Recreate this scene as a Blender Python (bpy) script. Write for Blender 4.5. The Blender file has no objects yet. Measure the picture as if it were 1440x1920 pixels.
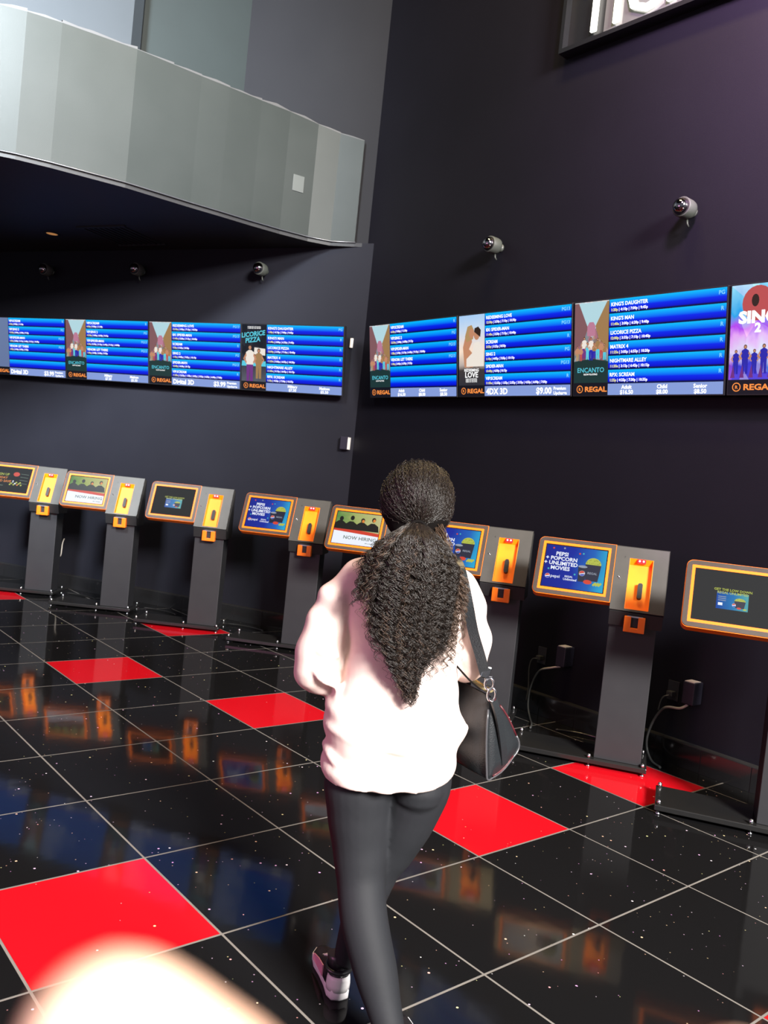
import bpy, bmesh, math, random
import numpy as np
from mathutils import Vector, Matrix
random.seed(7); rng = np.random.default_rng(7)
PI = math.pi; R = math.radians
scene = bpy.context.scene
C = scene.collection
T = 0.6096                                   # side of one floor tile

# ---------------------------------------------------------------- camera
cam_d = bpy.data.cameras.new('camera'); cam = bpy.data.objects.new('camera', cam_d); C.objects.link(cam)
cr = Vector((0.76538756, -0.63529374, 0.10287735)); cdn = Vector((0.05149372, -0.09888856, -0.99376529)); cf = Vector((0.64150626, 0.76591313, -0.04297444))
m = Matrix.Identity(4)
for i in range(3):
    m[i][0] = cr[i]; m[i][1] = -cdn[i]; m[i][2] = -cf[i]
CAM = Vector((-1.45195802, -2.94621683, 1.55366862)); m.translation = CAM
cam.matrix_world = m
cam_d.sensor_fit = 'VERTICAL'; cam_d.sensor_height = 24.0; cam_d.lens = 1589.878 / 1920 * 24
cam_d.clip_start = 0.01; cam_d.clip_end = 100
cam_d.dof.use_dof = True; cam_d.dof.focus_distance = 3.2; cam_d.dof.aperture_fstop = 5.2
scene.camera = cam

# ---------------------------------------------------------------- light
w = bpy.data.worlds.new('world'); scene.world = w; w.use_nodes = True
bg = w.node_tree.nodes['Background']; bg.inputs[0].default_value = (0.80, 0.86, 1.0, 1); bg.inputs[1].default_value = 0.30
def area(name, loc, target, sx, sy, power, col):
    d = bpy.data.lights.new(name, 'AREA'); d.shape = 'RECTANGLE'; d.size = sx; d.size_y = sy; d.energy = power; d.color = col
    o = bpy.data.objects.new(name, d); C.objects.link(o); o.location = loc
    o.rotation_euler = (Vector(target) - Vector(loc)).to_track_quat('-Z', 'Y').to_euler()
    return o
area('window_daylight', (-2.2, -13.0, 7.4), (1.2, 1.5, 1.0), 3.2, 2.6, 8600, (1.0, 0.96, 0.92))
area('fascia_wash_light', (-4.4, -0.6, 6.9), (-0.5, 4.3, 5.0), 1.6, 1.2, 640, (0.86, 0.94, 1.0)).data.spread = R(52)  # unseen source added to wash the fascia and pale wall, spread kept narrow
area('magenta_wash', (1.0, -1.7, 5.6), (3.3, -1.5, 4.9), 0.6, 0.6, 430, (0.92, 0.55, 0.95)).data.spread = R(100)
area('warm_ceiling_lamp', (1.34, -0.28, 7.6), (1.34, -0.28, 0), 0.45, 0.45, 150, (1.0, 0.74, 0.36))
area('warm_ceiling_lamp', (1.38, 0.75, 7.6), (1.38, 0.75, 0), 0.45, 0.45, 130, (1.0, 0.74, 0.36))
area('pink_neon_glow', (-4.5, 0.2, 2.2), (0.0, -1.2, 1.0), 1.6, 1.2, 75, (1.0, 0.30, 0.62))
scene.view_settings.view_transform = 'Standard'; scene.view_settings.look = 'None'
scene.view_settings.exposure = 0.0; scene.view_settings.gamma = 1.0; scene.view_settings.use_curve_mapping = False

# ---------------------------------------------------------------- helpers
def mat(name, col, rough=0.5, metal=0.0, spec=0.5, emis=None, es=1.0, coat=0.0):
    M = bpy.data.materials.new(name); M.use_nodes = True
    b = M.node_tree.nodes['Principled BSDF']
    b.inputs['Base Color'].default_value = (*col, 1); b.inputs['Roughness'].default_value = rough
    b.inputs['Metallic'].default_value = metal; b.inputs['Specular IOR Level'].default_value = spec
    b.inputs['Coat Weight'].default_value = coat
    if emis is not None:
        b.inputs['Emission Color'].default_value = (*emis, 1); b.inputs['Emission Strength'].default_value = es
    return M
def N(M, kind, **kw):
    n = M.node_tree.nodes.new(kind)
    for k, v in kw.items(): setattr(n, k, v)
    return n
def L(M, a, b): M.node_tree.links.new(a, b)
def bsdf(M): return M.node_tree.nodes['Principled BSDF']
def mottle(M, c1, c2, scale=3.0, bump=0.0, bscale=200, stretch=(1, 1, 1)):
    tc = N(M, 'ShaderNodeTexCoord'); mp = N(M, 'ShaderNodeMapping'); mp.inputs['Scale'].default_value = stretch
    L(M, tc.outputs['Object'], mp.inputs[0])
    nz = N(M, 'ShaderNodeTexNoise'); nz.inputs['Scale'].default_value = scale; nz.inputs['Detail'].default_value = 5
    L(M, mp.outputs[0], nz.inputs['Vector'])
    r = N(M, 'ShaderNodeValToRGB'); r.color_ramp.elements[0].position = 0.3; r.color_ramp.elements[1].position = 0.7
    r.color_ramp.elements[0].color = (*c1, 1); r.color_ramp.elements[1].color = (*c2, 1)
    L(M, nz.outputs['Fac'], r.inputs[0]); L(M, r.outputs[0], bsdf(M).inputs['Base Color'])
    if bump:
        n2 = N(M, 'ShaderNodeTexNoise'); n2.inputs['Scale'].default_value = bscale; n2.inputs['Detail'].default_value = 3
        L(M, mp.outputs[0], n2.inputs['Vector'])
        bp = N(M, 'ShaderNodeBump'); bp.inputs['Strength'].default_value = bump; bp.inputs['Distance'].default_value = 0.002
        L(M, n2.outputs['Fac'], bp.inputs['Height']); L(M, bp.outputs[0], bsdf(M).inputs['Normal'])
    return M

def obj(name, bm, M=None, parent=None, smooth=False, label=None):
    me = bpy.data.meshes.new(name); bm.normal_update(); bm.to_mesh(me); bm.free()
    o = bpy.data.objects.new(name, me); C.objects.link(o)
    if M is not None:
        for x in (M if isinstance(M, (list, tuple)) else [M]): me.materials.append(x)
    if smooth: me.polygons.foreach_set('use_smooth', [True] * len(me.polygons))
    if parent is not None: o.parent = parent
    if label: o['label'] = label
    return o
def tag(o, label, cat, group=None):
    o['label'] = label; o['category'] = cat
    if group: o['group'] = group
    return o
def struct(o): o['kind'] = 'structure'; return o
def thing(name, loc, rz=0.0):
    o = bpy.data.objects.new(name, None); C.objects.link(o); o.location = loc; o.rotation_euler = (0, 0, rz); o.empty_display_size = 0.1
    return o
I4 = Matrix.Identity(4)
def box(bm, x0, x1, y0, y1, z0, z1, M=I4, bev=0.0, seg=2, mi=0):
    vs = [bm.verts.new(M @ Vector(p)) for p in ((x0, y0, z0), (x1, y0, z0), (x1, y1, z0), (x0, y1, z0), (x0, y0, z1), (x1, y0, z1), (x1, y1, z1), (x0, y1, z1))]
    fs = [bm.faces.new([vs[i] for i in f]) for f in ((0, 3, 2, 1), (4, 5, 6, 7), (0, 1, 5, 4), (1, 2, 6, 5), (2, 3, 7, 6), (3, 0, 4, 7))]
    for f in fs: f.material_index = mi
    if bev:
        es = list({e for f in fs for e in f.edges})
        bmesh.ops.bevel(bm, geom=es, offset=bev, segments=seg, affect='EDGES', profile=0.5)
    return fs
def poly(bm, pts, M=I4, mi=0):
    f = bm.faces.new([bm.verts.new(M @ Vector(p)) for p in pts]); f.material_index = mi; return f
def prism(bm, pts, w0, w1, M=I4, mi=0):
    """pts: 2D outline (a,b) mapped to (a, b, w) then by M."""
    A = [bm.verts.new(M @ Vector((a, b, w0))) for a, b in pts]; B = [bm.verts.new(M @ Vector((a, b, w1))) for a, b in pts]
    n = len(pts); fs = [bm.faces.new(A[::-1]), bm.faces.new(B)]
    for i in range(n): fs.append(bm.faces.new([A[i], A[(i + 1) % n], B[(i + 1) % n], B[i]]))
    for f in fs: f.material_index = mi
    return fs
def rrect(x0, x1, y0, y1, r, seg=6):
    """r: (bl, br, tr, tl) radii"""
    out = []
    for (cx, cy, a0, rr) in ((x0 + r[0], y0 + r[0], 180, r[0]), (x1 - r[1], y0 + r[1], 270, r[1]), (x1 - r[2], y1 - r[2], 0, r[2]), (x0 + r[3], y1 - r[3], 90, r[3])):
        if rr <= 0: out.append((cx, cy)); continue
        for k in range(seg + 1):
            a = R(a0 + 90 * k / seg); out.append((cx + rr * math.cos(a), cy + rr * math.sin(a)))
    return out
def frame_of(t):
    t = Vector(t).normalized(); u = Vector((0, 0, 1)) if abs(t.z) < 0.9 else Vector((1, 0, 0))
    a = t.cross(u).normalized(); b = t.cross(a).normalized(); return a, b
def tube(bm, pts, rad, n=10, cap=True, mi=0):
    pts = [Vector(p) for p in pts]; k = len(pts)
    if not hasattr(rad, '__len__'): rad = [rad] * k
    rings = []; a = None
    for i in range(k):
        t = (pts[min(i + 1, k - 1)] - pts[max(i - 1, 0)]).normalized()
        if a is None: a, b = frame_of(t)
        else:
            a = (a - t * a.dot(t)).normalized(); b = t.cross(a).normalized()
        r = rad[i]; ra, rb = (r if hasattr(r, '__len__') else (r, r))
        rings.append([bm.verts.new(pts[i] + a * math.cos(2 * PI * j / n) * ra + b * math.sin(2 * PI * j / n) * rb) for j in range(n)])
    for i in range(k - 1):
        for j in range(n):
            f = bm.faces.new([rings[i][j], rings[i][(j + 1) % n], rings[i + 1][(j + 1) % n], rings[i + 1][j]]); f.material_index = mi; f.smooth = True
    if cap:
        for rg in (rings[0][::-1], rings[-1]):
            f = bm.faces.new(rg); f.material_index = mi
    return rings
def loft(bm, rings, cap=True, smooth=True):
    R_ = [[bm.verts.new(p) for p in r] for r in rings]; n = len(R_[0])
    for i in range(len(R_) - 1):
        for j in range(n):
            f = bm.faces.new([R_[i][j], R_[i][(j + 1) % n], R_[i + 1][(j + 1) % n], R_[i + 1][j]]); f.smooth = smooth
    if cap: bm.faces.new(R_[0][::-1]); bm.faces.new(R_[-1])
def lathe(bm, prof, M=I4, n=20, mi=0):
    rings = [[bm.verts.new(M @ Vector((r * math.cos(2 * PI * j / n), r * math.sin(2 * PI * j / n), z))) for j in range(n)] for r, z in prof]
    for i in range(len(rings) - 1):
        for j in range(n):
            f = bm.faces.new([rings[i][j], rings[i][(j + 1) % n], rings[i + 1][(j + 1) % n], rings[i + 1][j]]); f.smooth = True; f.material_index = mi
    f = bm.faces.new(rings[0][::-1]); f.material_index = mi; f = bm.faces.new(rings[-1]); f.material_index = mi
def catmull(pts, k=8):
    P = [Vector(p) for p in pts]; P = [P[0] * 2 - P[1]] + P + [P[-1] * 2 - P[-2]]; out = []
    for i in range(1, len(P) - 2):
        for s in range(k):
            t = s / k
            out.append(0.5 * ((2 * P[i]) + (-P[i - 1] + P[i + 1]) * t + (2 * P[i - 1] - 5 * P[i] + 4 * P[i + 1] - P[i + 2]) * t * t + (-P[i - 1] + 3 * P[i] - 3 * P[i + 1] + P[i + 2]) * t ** 3))
    out.append(P[-2]); return out
def frame_M(o, x, y, z):
    M = Matrix.Identity(4)
    for i in range(3): M[i][0] = x[i]; M[i][1] = y[i]; M[i][2] = z[i]; M[i][3] = o[i]
    return M

_tc = {}
def text_verts(s, bold=0.0, wide=1.0):
    key = (s, bold)
    if key not in _tc:
        cu = bpy.data.curves.new('t', 'FONT'); cu.body = s; cu.size = 1.0; cu.offset = bold; cu.resolution_u = 2
        o = bpy.data.objects.new('t', cu); C.objects.link(o)
        dg = bpy.context.evaluated_depsgraph_get(); me = bpy.data.meshes.new_from_object(o.evaluated_get(dg))
        _tc[key] = ([tuple(v.co) for v in me.vertices], [tuple(p.vertices) for p in me.polygons])
        bpy.data.objects.remove(o); bpy.data.curves.remove(cu); bpy.data.meshes.remove(me)
    return _tc[key]
def put_text(bm, s, x, z, size, M=I4, align='L', bold=0.02, wide=1.0, mi=0, slant=0.0, thick=0.0):
    """text in the plane spanned by M's x and y axes, (x, z) = baseline start; faces look along +M.z"""
    V, F = text_verts(s, bold)
    if not V: return
    xs = [v[0] for v in V]; w = max(xs) * size * wide
    ox = x - (w / 2 if align == 'C' else w if align == 'R' else 0)
    def P(v, d): return M @ Vector((ox + v[0] * size * wide + v[1] * size * slant, z + v[1] * size, d))
    vs = [bm.verts.new(P(v, thick)) for v in V]
    bmap = {}
    for f in F:
        try: q = bm.faces.new([vs[i] for i in f]); q.material_index = mi
        except ValueError: pass
        if thick:
            n = len(f)
            for k in range(n):
                e = (f[k], f[(k + 1) % n]); bmap[e] = bmap.get(e, 0) + 1
    if thick:
        v2 = [bm.verts.new(P(v, 0)) for v in V]
        for (a, b) in bmap:
            if (b, a) not in bmap:
                q = bm.faces.new([vs[b], vs[a], v2[a], v2[b]]); q.material_index = mi
def freeze(o, name, M=None, parent=None, smooth=True):
    """evaluate modifiers into a plain mesh object"""
    bpy.context.view_layer.update()
    dg = bpy.context.evaluated_depsgraph_get(); me = bpy.data.meshes.new_from_object(o.evaluated_get(dg))
    bpy.data.objects.remove(o)
    me.name = name; q = bpy.data.objects.new(name, me); C.objects.link(q)
    me.materials.clear()
    if M is not None: me.materials.append(M)
    me.polygons.foreach_set('use_smooth', [smooth] * len(me.polygons))
    if parent is not None: q.parent = parent
    return q
def blob(name, build, vox, M, parent, smooth_it=4, disp=None):
    bm = bmesh.new(); build(bm); bmesh.ops.recalc_face_normals(bm, faces=bm.faces)
    o = obj(name + '_tmp', bm)
    r = o.modifiers.new('r', 'REMESH'); r.mode = 'VOXEL'; r.voxel_size = vox
    s = o.modifiers.new('s', 'SMOOTH'); s.iterations = smooth_it; s.factor = 0.6
    q = freeze(o, name, M, parent)
    if disp:
        me = q.data; nv = len(me.vertices); co = np.empty(nv * 3); me.vertices.foreach_get('co', co); co = co.reshape(-1, 3)
        no = np.array([v.normal[:] for v in me.vertices]); d = disp(co, no)
        me.vertices.foreach_set('co', (co + no * d[:, None]).ravel()); me.update()
    return q

# ---------------------------------------------------------------- materials
def wall_paint(name, c1, c2, rough=0.55):
    return mottle(mat(name, c1, rough, spec=0.15), c1, c2, 1.6, bump=0.25, bscale=260)
M_wallL = wall_paint('charcoal_wall_paint', (0.0098, 0.010, 0.0145), (0.0116, 0.0118, 0.0168))
M_wallR = wall_paint('plum_black_wall_paint', (0.0044, 0.0041, 0.0070), (0.0054, 0.0050, 0.0084))
M_wallU = wall_paint('upper_charcoal_paint', (0.0135, 0.0135, 0.016), (0.0155, 0.0155, 0.018))
M_grey = wall_paint('slate_wall_paint', (0.016, 0.021, 0.022), (0.018, 0.024, 0.025))
M_pale = wall_paint('daylit_blue_grey_paint', (0.024, 0.029, 0.034), (0.028, 0.033, 0.039))  # daylight on this stretch of wall is partly put into the paler colour
M_fascia = wall_paint('light_grey_fascia_vinyl', (0.022, 0.026, 0.025), (0.027, 0.031, 0.030), 0.45)
M_soffit = mottle(mat('black_soffit_paint', (0.006, 0.006, 0.008), 0.6), (0.005, 0.005, 0.007), (0.008, 0.008, 0.01), 2)
M_trim = mat('satin_metal_edge', (0.55, 0.57, 0.62), 0.3, 0.9)
M_grout = mottle(mat('pale_grout', (0.3, 0.28, 0.26), 0.6), (0.15, 0.14, 0.13), (0.20, 0.19, 0.175), 9)

def tile_mat(name, col, fleck_amt, rough=0.07):
    M = mat(name, col, rough, spec=0.2); bsdf(M).inputs['IOR'].default_value = 1.40
    tc = N(M, 'ShaderNodeTexCoord')
    total = None
    base = N(M, 'ShaderNodeRGB'); base.outputs[0].default_value = (*col, 1); cur = base.outputs[0]
    em = None
    for sc, th, st in ((24, 0.105, 0.75), (44, 0.11, 0.3)):
        vo = N(M, 'ShaderNodeTexVoronoi'); vo.inputs['Scale'].default_value = sc; L(M, tc.outputs['Object'], vo.inputs['Vector'])
        lt = N(M, 'ShaderNodeMath', operation='LESS_THAN'); L(M, vo.outputs['Distance'], lt.inputs[0]); lt.inputs[1].default_value = th
        sp = N(M, 'ShaderNodeSeparateColor'); L(M, vo.outputs['Color'], sp.inputs[0])
        gt = N(M, 'ShaderNodeMath', operation='GREATER_THAN'); L(M, sp.outputs[0], gt.inputs[0]); gt.inputs[1].default_value = 1 - fleck_amt
        ml = N(M, 'ShaderNodeMath', operation='MULTIPLY'); L(M, lt.outputs[0], ml.inputs[0]); L(M, gt.outputs[0], ml.inputs[1])
        hs = N(M, 'ShaderNodeHueSaturation'); L(M, vo.outputs['Color'], hs.inputs['Color']); hs.inputs['Saturation'].default_value = 0.55; hs.inputs['Value'].default_value = st
        mx = N(M, 'ShaderNodeMix', data_type='RGBA'); L(M, ml.outputs[0], mx.inputs[0]); L(M, cur, mx.inputs[6]); L(M, hs.outputs[0], mx.inputs[7]); cur = mx.outputs[2]
    L(M, cur, bsdf(M).inputs['Base Color'])
    nz = N(M, 'ShaderNodeTexNoise'); nz.inputs['Scale'].default_value = 5; L(M, tc.outputs['Object'], nz.inputs['Vector'])
    bp = N(M, 'ShaderNodeBump'); bp.inputs['Strength'].default_value = 0.05; bp.inputs['Distance'].default_value = 0.01
    L(M, nz.outputs['Fac'], bp.inputs['Height']); L(M, bp.outputs[0], bsdf(M).inputs['Normal'])
    return M
M_tileK = tile_mat('polished_black_sparkle_tile', (0.0065, 0.0065, 0.007), 0.18)
M_tileR = tile_mat('polished_red_sparkle_tile', (0.47, 0.005, 0.011), 0.04)
M_kpanel = mottle(mat('kiosk_grey_powder_coat', (0.06, 0.058, 0.056), 0.3, spec=0.6), (0.056, 0.054, 0.051), (0.064, 0.062, 0.058), 12, 0.1, 500)
M_kbody = mottle(mat('kiosk_charcoal_powder_coat', (0.03, 0.03, 0.032), 0.5), (0.0115, 0.0118, 0.0142), (0.014, 0.0143, 0.0167), 10, 0.1, 500)
M_kbox = mat('kiosk_black_housing', (0.012, 0.012, 0.013), 0.5)
M_kbase = mat('kiosk_gloss_black_base', (0.012, 0.012, 0.012), 0.22)
M_brown = mottle(mat('kiosk_screen_surround', (0.055, 0.045, 0.04), 0.35), (0.045, 0.034, 0.029), (0.055, 0.042, 0.036), 14)
M_orange = mottle(mat('kiosk_orange_enamel', (0.80, 0.115, 0.008), 0.35), (0.80, 0.15, 0.004), (0.84, 0.165, 0.005), 6)
M_bezel = mat('kiosk_amber_bezel', (0.95, 0.165, 0.003), 0.4)
M_pad = mottle(mat('kiosk_amber_recess', (1.0, 0.33, 0.004), 0.45), (0.95, 0.225, 0.002), (0.95, 0.25, 0.003), 5)
M_chrome = mat('bright_steel', (0.8, 0.8, 0.82), 0.12, 1.0)
M_led = mat('red_indicator_lens', (0.6, 0.0, 0.01), 0.3, emis=(1.0, 0.01, 0.03), es=1.2)
M_ledw = mat('lit_red_led', (1, 0.6, 0.6), 0.3, emis=(1.0, 0.65, 0.62), es=3.0)
M_glassK = mat('black_display_glass', (0.012, 0.013, 0.014), 0.06, coat=0.3)
M_cord = mat('pale_cord', (0.45, 0.42, 0.38), 0.5)
M_cordK = mat('black_cord', (0.03, 0.03, 0.03), 0.45)
M_boxK = mat('dark_electrical_box', (0.010, 0.009, 0.018), 0.5)
M_plast = mat('pale_plastic', (0.55, 0.52, 0.5), 0.5)
def E_(name, col, s=1.0, rough=0.4): return mat(name, (0.0, 0.0, 0.0), rough, spec=0.3, emis=col, es=s)
M_tvbody = mat('monitor_black_plastic', (0.008, 0.008, 0.01), 0.35)

# ---------------------------------------------------------------- the setting
# wall lines
WR = 3.30; CY = 3.26                            # right wall plane x, corner y
U = Vector((-0.447, 0.8945, 0)).normalized(); NL = Vector((-U.y, U.x, 0))   # NL faces the room
if NL.y > 0: NL = -NL
CORN = Vector((WR, CY, 0))
def onL(s, off=0.0, z=0.0): return CORN + U * s + NL * off + Vector((0, 0, z))
RED = {(-1, 0), (1, -5), (2, -3), (3, -7), (1, -10), (2, 0), (4, 0), (2, 3), (-3, -4), (-2, 4), (0, 6), (-4, 1), (0, -13), (3, -12), (5, 4)}
bm = bmesh.new()
box(bm, -9, 6, -14, 12.5, -0.06, -0.0012, mi=0)
g = 0.0045
for i in range(-14, 9):
    for j in range(-20, 22):
        x0, x1 = i * T + g, (i + 1) * T - g; y0, y1 = -(j + 1) * T + g, -j * T - g
        cx, cy = (x0 + x1) / 2, (y0 + y1) / 2
        if cx > 3.9 or (Vector((cx, cy, 0)) - CORN).dot(NL) < -0.8: continue
        poly(bm, ((x0, y0, 0), (x1, y0, 0), (x1, y1, 0), (x0, y1, 0)), mi=2 if (i, j) in RED else 1)
struct(obj('floor', bm, [M_grout, M_tileK, M_tileR]))

bm = bmesh.new(); box(bm, WR, WR + 0.25, -12, CY + 0.6, -0.02, 8.6); struct(obj('wall_right', bm, M_wallR))
bm = bmesh.new()   # lower left wall with its ledge
p = [onL(0), onL(9.5), onL(9.5, -0.3), onL(-0.0, -0.3)]
prism(bm, [(q.x, q.y) for q in p], -0.02, 3.64); struct(obj('wall_left', bm, M_wallL))
bm = bmesh.new()
s2 = 1.60
p = [onL(0, -0.04), onL(s2, -0.04), onL(s2, -0.3), onL(0, -0.3)]
prism(bm, [(q.x, q.y) for q in p], 3.64, 8.6); struct(obj('wall_back', bm, M_wallU))
A = onL(s2, -0.04); B = A + Vector((-1.02, 0.10, 0)); D = B + Vector((-5.4, 1.9, 0))
bm = bmesh.new(); prism(bm, [(A.x, A.y), (B.x, B.y), (B.x + 0.1, B.y + 0.4), (A.x + 0.1, A.y + 0.4)], 3.64, 8.6); struct(obj('wall_back_grey', bm, M_grey))
bm = bmesh.new(); pts = [(B.x, B.y), (B.x - 0.05, B.y - 0.1), (B.x - 0.16, B.y - 0.16), (D.x, D.y - 0.4), (D.x, D.y + 0.2), (B.x, B.y + 0.4)]
prism(bm, pts, 3.64, 8.6); struct(obj('wall_back_pale', bm, M_pale))
bm = bmesh.new(); box(bm, -9, 3.6, -14, 13, 8.6, 8.8); struct(obj('ceiling', bm, M_soffit))

bm = bmesh.new(); box(bm, -9, 3.6, 12.4, 12.6, -0.02, 8.6); struct(obj('wall_far', bm, M_wallL))

# curved fascia above the left-hand kiosks
FP = [(3.205, 3.43), (3.06, 3.61), (2.86, 3.685), (2.58, 3.725), (2.29, 3.742), (1.98, 3.748), (1.72, 3.760), (1.47, 3.762), (1.16, 3.765), (0.60, 3.842), (0.36, 3.895), (-0.30, 4.14), (-1.0, 4.52), (-1.7, 5.05), (-2.3, 5.8)]
bm = bmesh.new()
inner = [(x + 0.02, y + 0.14) for x, y in FP]; inner[0] = (3.26, 3.50)
ZT = [4.57, 4.63, 4.665] + [4.69] * 20
O1 = [bm.verts.new((x, y, 3.645)) for x, y in FP]; O2 = [bm.verts.new((x, y, ZT[i])) for i, (x, y) in enumerate(FP)]
I1 = [bm.verts.new((x, y, 3.645)) for x, y in inner]; I2 = [bm.verts.new((x, y, ZT[i])) for i, (x, y) in enumerate(inner)]
for i in range(len(FP) - 1):
    bm.faces.new([O1[i + 1], O1[i], O2[i], O2[i + 1]]); bm.faces.new([I1[i], I1[i + 1], I2[i + 1], I2[i]])
    bm.faces.new([O2[i + 1], O2[i], I2[i], I2[i + 1]]); bm.faces.new([O1[i], O1[i + 1], I1[i + 1], I1[i]])
bm.faces.new([O1[0], I1[0], I2[0], O2[0]]); bm.faces.new([I1[-1], O1[-1], O2[-1], I2[-1]])
fas = struct(obj('wall_fascia', bm, M_fascia))
bm = bmesh.new()   # torn lining strip on top of the fascia
r2 = random.Random(3)
for i in range(len(FP) - 2):
    a, b = Vector((*FP[i], ZT[i])), Vector((*FP[i + 1], ZT[i + 1])); n = max(2, int((b - a).length / 0.1)); prev = None
    for k in range(n + 1):
        q = a.lerp(b, k / n); h = 0.004 + 0.022 * r2.random() ** 2
        cur = (q, q + Vector((0, 0, h)), q + Vector((0, 0.05, h)), q + Vector((0, 0.05, 0)))
        if prev:
            for s in range(3): poly(bm, (prev[s], cur[s], cur[s + 1], prev[s + 1]))
        prev = cur
struct(obj('trim_1', bm, mat('torn_lining', (0.05, 0.05, 0.052), 0.7)))
bm = bmesh.new(); tube(bm, [(x, y - 0.012, 3.648) for x, y in FP], 0.007, 6); struct(obj('trim_2', bm, mat('dull_metal_edge', (0.12, 0.125, 0.14), 0.35, 0.8)))
bm = bmesh.new()
e0 = onL(0.12, 0.0); e1 = onL(9.4, 0.0)
prism(bm, [(x, y) for x, y in FP] + [(-2.6, 12.0), (e1.x, e1.y), (e0.x, e0.y)], 3.61, 3.644); struct(obj('ceiling_soffit', bm, M_soffit))
# small square patch on the fascia
bm = bmesh.new()
a, b = Vector((*FP[2], 0)), Vector((*FP[3], 0)); d = (b - a).normalized(); nf = Vector((d.y, -d.x, 0));
if nf.y > 0: nf = -nf
q = a + d * 0.09
box(bm, 0, 0.11, -0.006, 0, 0, 0.145, frame_M(q + Vector((0, 0, 4.02)) - d * 0.0, d, -nf, Vector((0, 0, 1))), 0.002)
tag(obj('access_panel', bm, mat('pale_patch_paint', (0.055, 0.062, 0.06), 0.5)), 'small square pale patch on the grey curved fascia', 'access panel')

# tiled baseboards
M_bb = mottle(mat('black_baseboard_tile', (0.010, 0.010, 0.011), 0.12), (0.009, 0.009, 0.010), (0.012, 0.012, 0.013), 3)
M_bbg = mat('baseboard_joint', (0.012, 0.012, 0.013), 0.5)
def baseboard(name, o, d, n, length):
    bm = bmesh.new(); M = frame_M(o, d, -n, Vector((0, 0, 1)))
    box(bm, 0, length, -0.058, 0, 0, 0.144, M, mi=1); k = 0
    while k * 0.3048 < length:
        box(bm, k * 0.3048 + 0.003, min(length, (k + 1) * 0.3048 - 0.003), -0.062, -0.05, 0.001, 0.14, M, mi=0); k += 1
    struct(obj(name, bm, [M_bb, M_bbg]))
baseboard('baseboard_right', Vector((WR, 3.2, 0)), Vector((0, -1, 0)), Vector((-1, 0, 0)), 12.0)
baseboard('baseboard_left', onL(9.3), -U, NL, 9.25)

# ---------------------------------------------------------------- recessed downlight and vent in the soffit
t = tag(thing('recessed_downlight', (1.295, 5.907, 3.61)), 'small round amber downlight set in the black soffit', 'downlight')
bm = bmesh.new(); lathe(bm, [(0.075, 0.0), (0.078, -0.006), (0.06, -0.008), (0.055, 0.0)]); obj('ring', bm, M_kbody, t)
bm = bmesh.new(); lathe(bm, [(0.054, 0.002), (0.054, -0.004)]); obj('reflector', bm, mat('amber_reflector', (0.6, 0.3, 0.1), 0.3, 0.6, emis=(1, 0.45, 0.15), es=0.35), t)
bm = bmesh.new(); 
for k in range(9): box(bm, -0.28, 0.28, -0.26 + k * 0.062, -0.235 + k * 0.062, -0.012, 0)
box(bm, -0.31, -0.28, -0.29, 0.29, -0.015, 0); box(bm, 0.28, 0.31, -0.29, 0.29, -0.015, 0)
v = obj('ceiling_vent', bm, M_kbody); v.location = (1.75, 5.25, 3.61); v.rotation_euler = (0, 0, 0.46)
tag(v, 'dark square slatted vent in the black soffit', 'vent')

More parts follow.
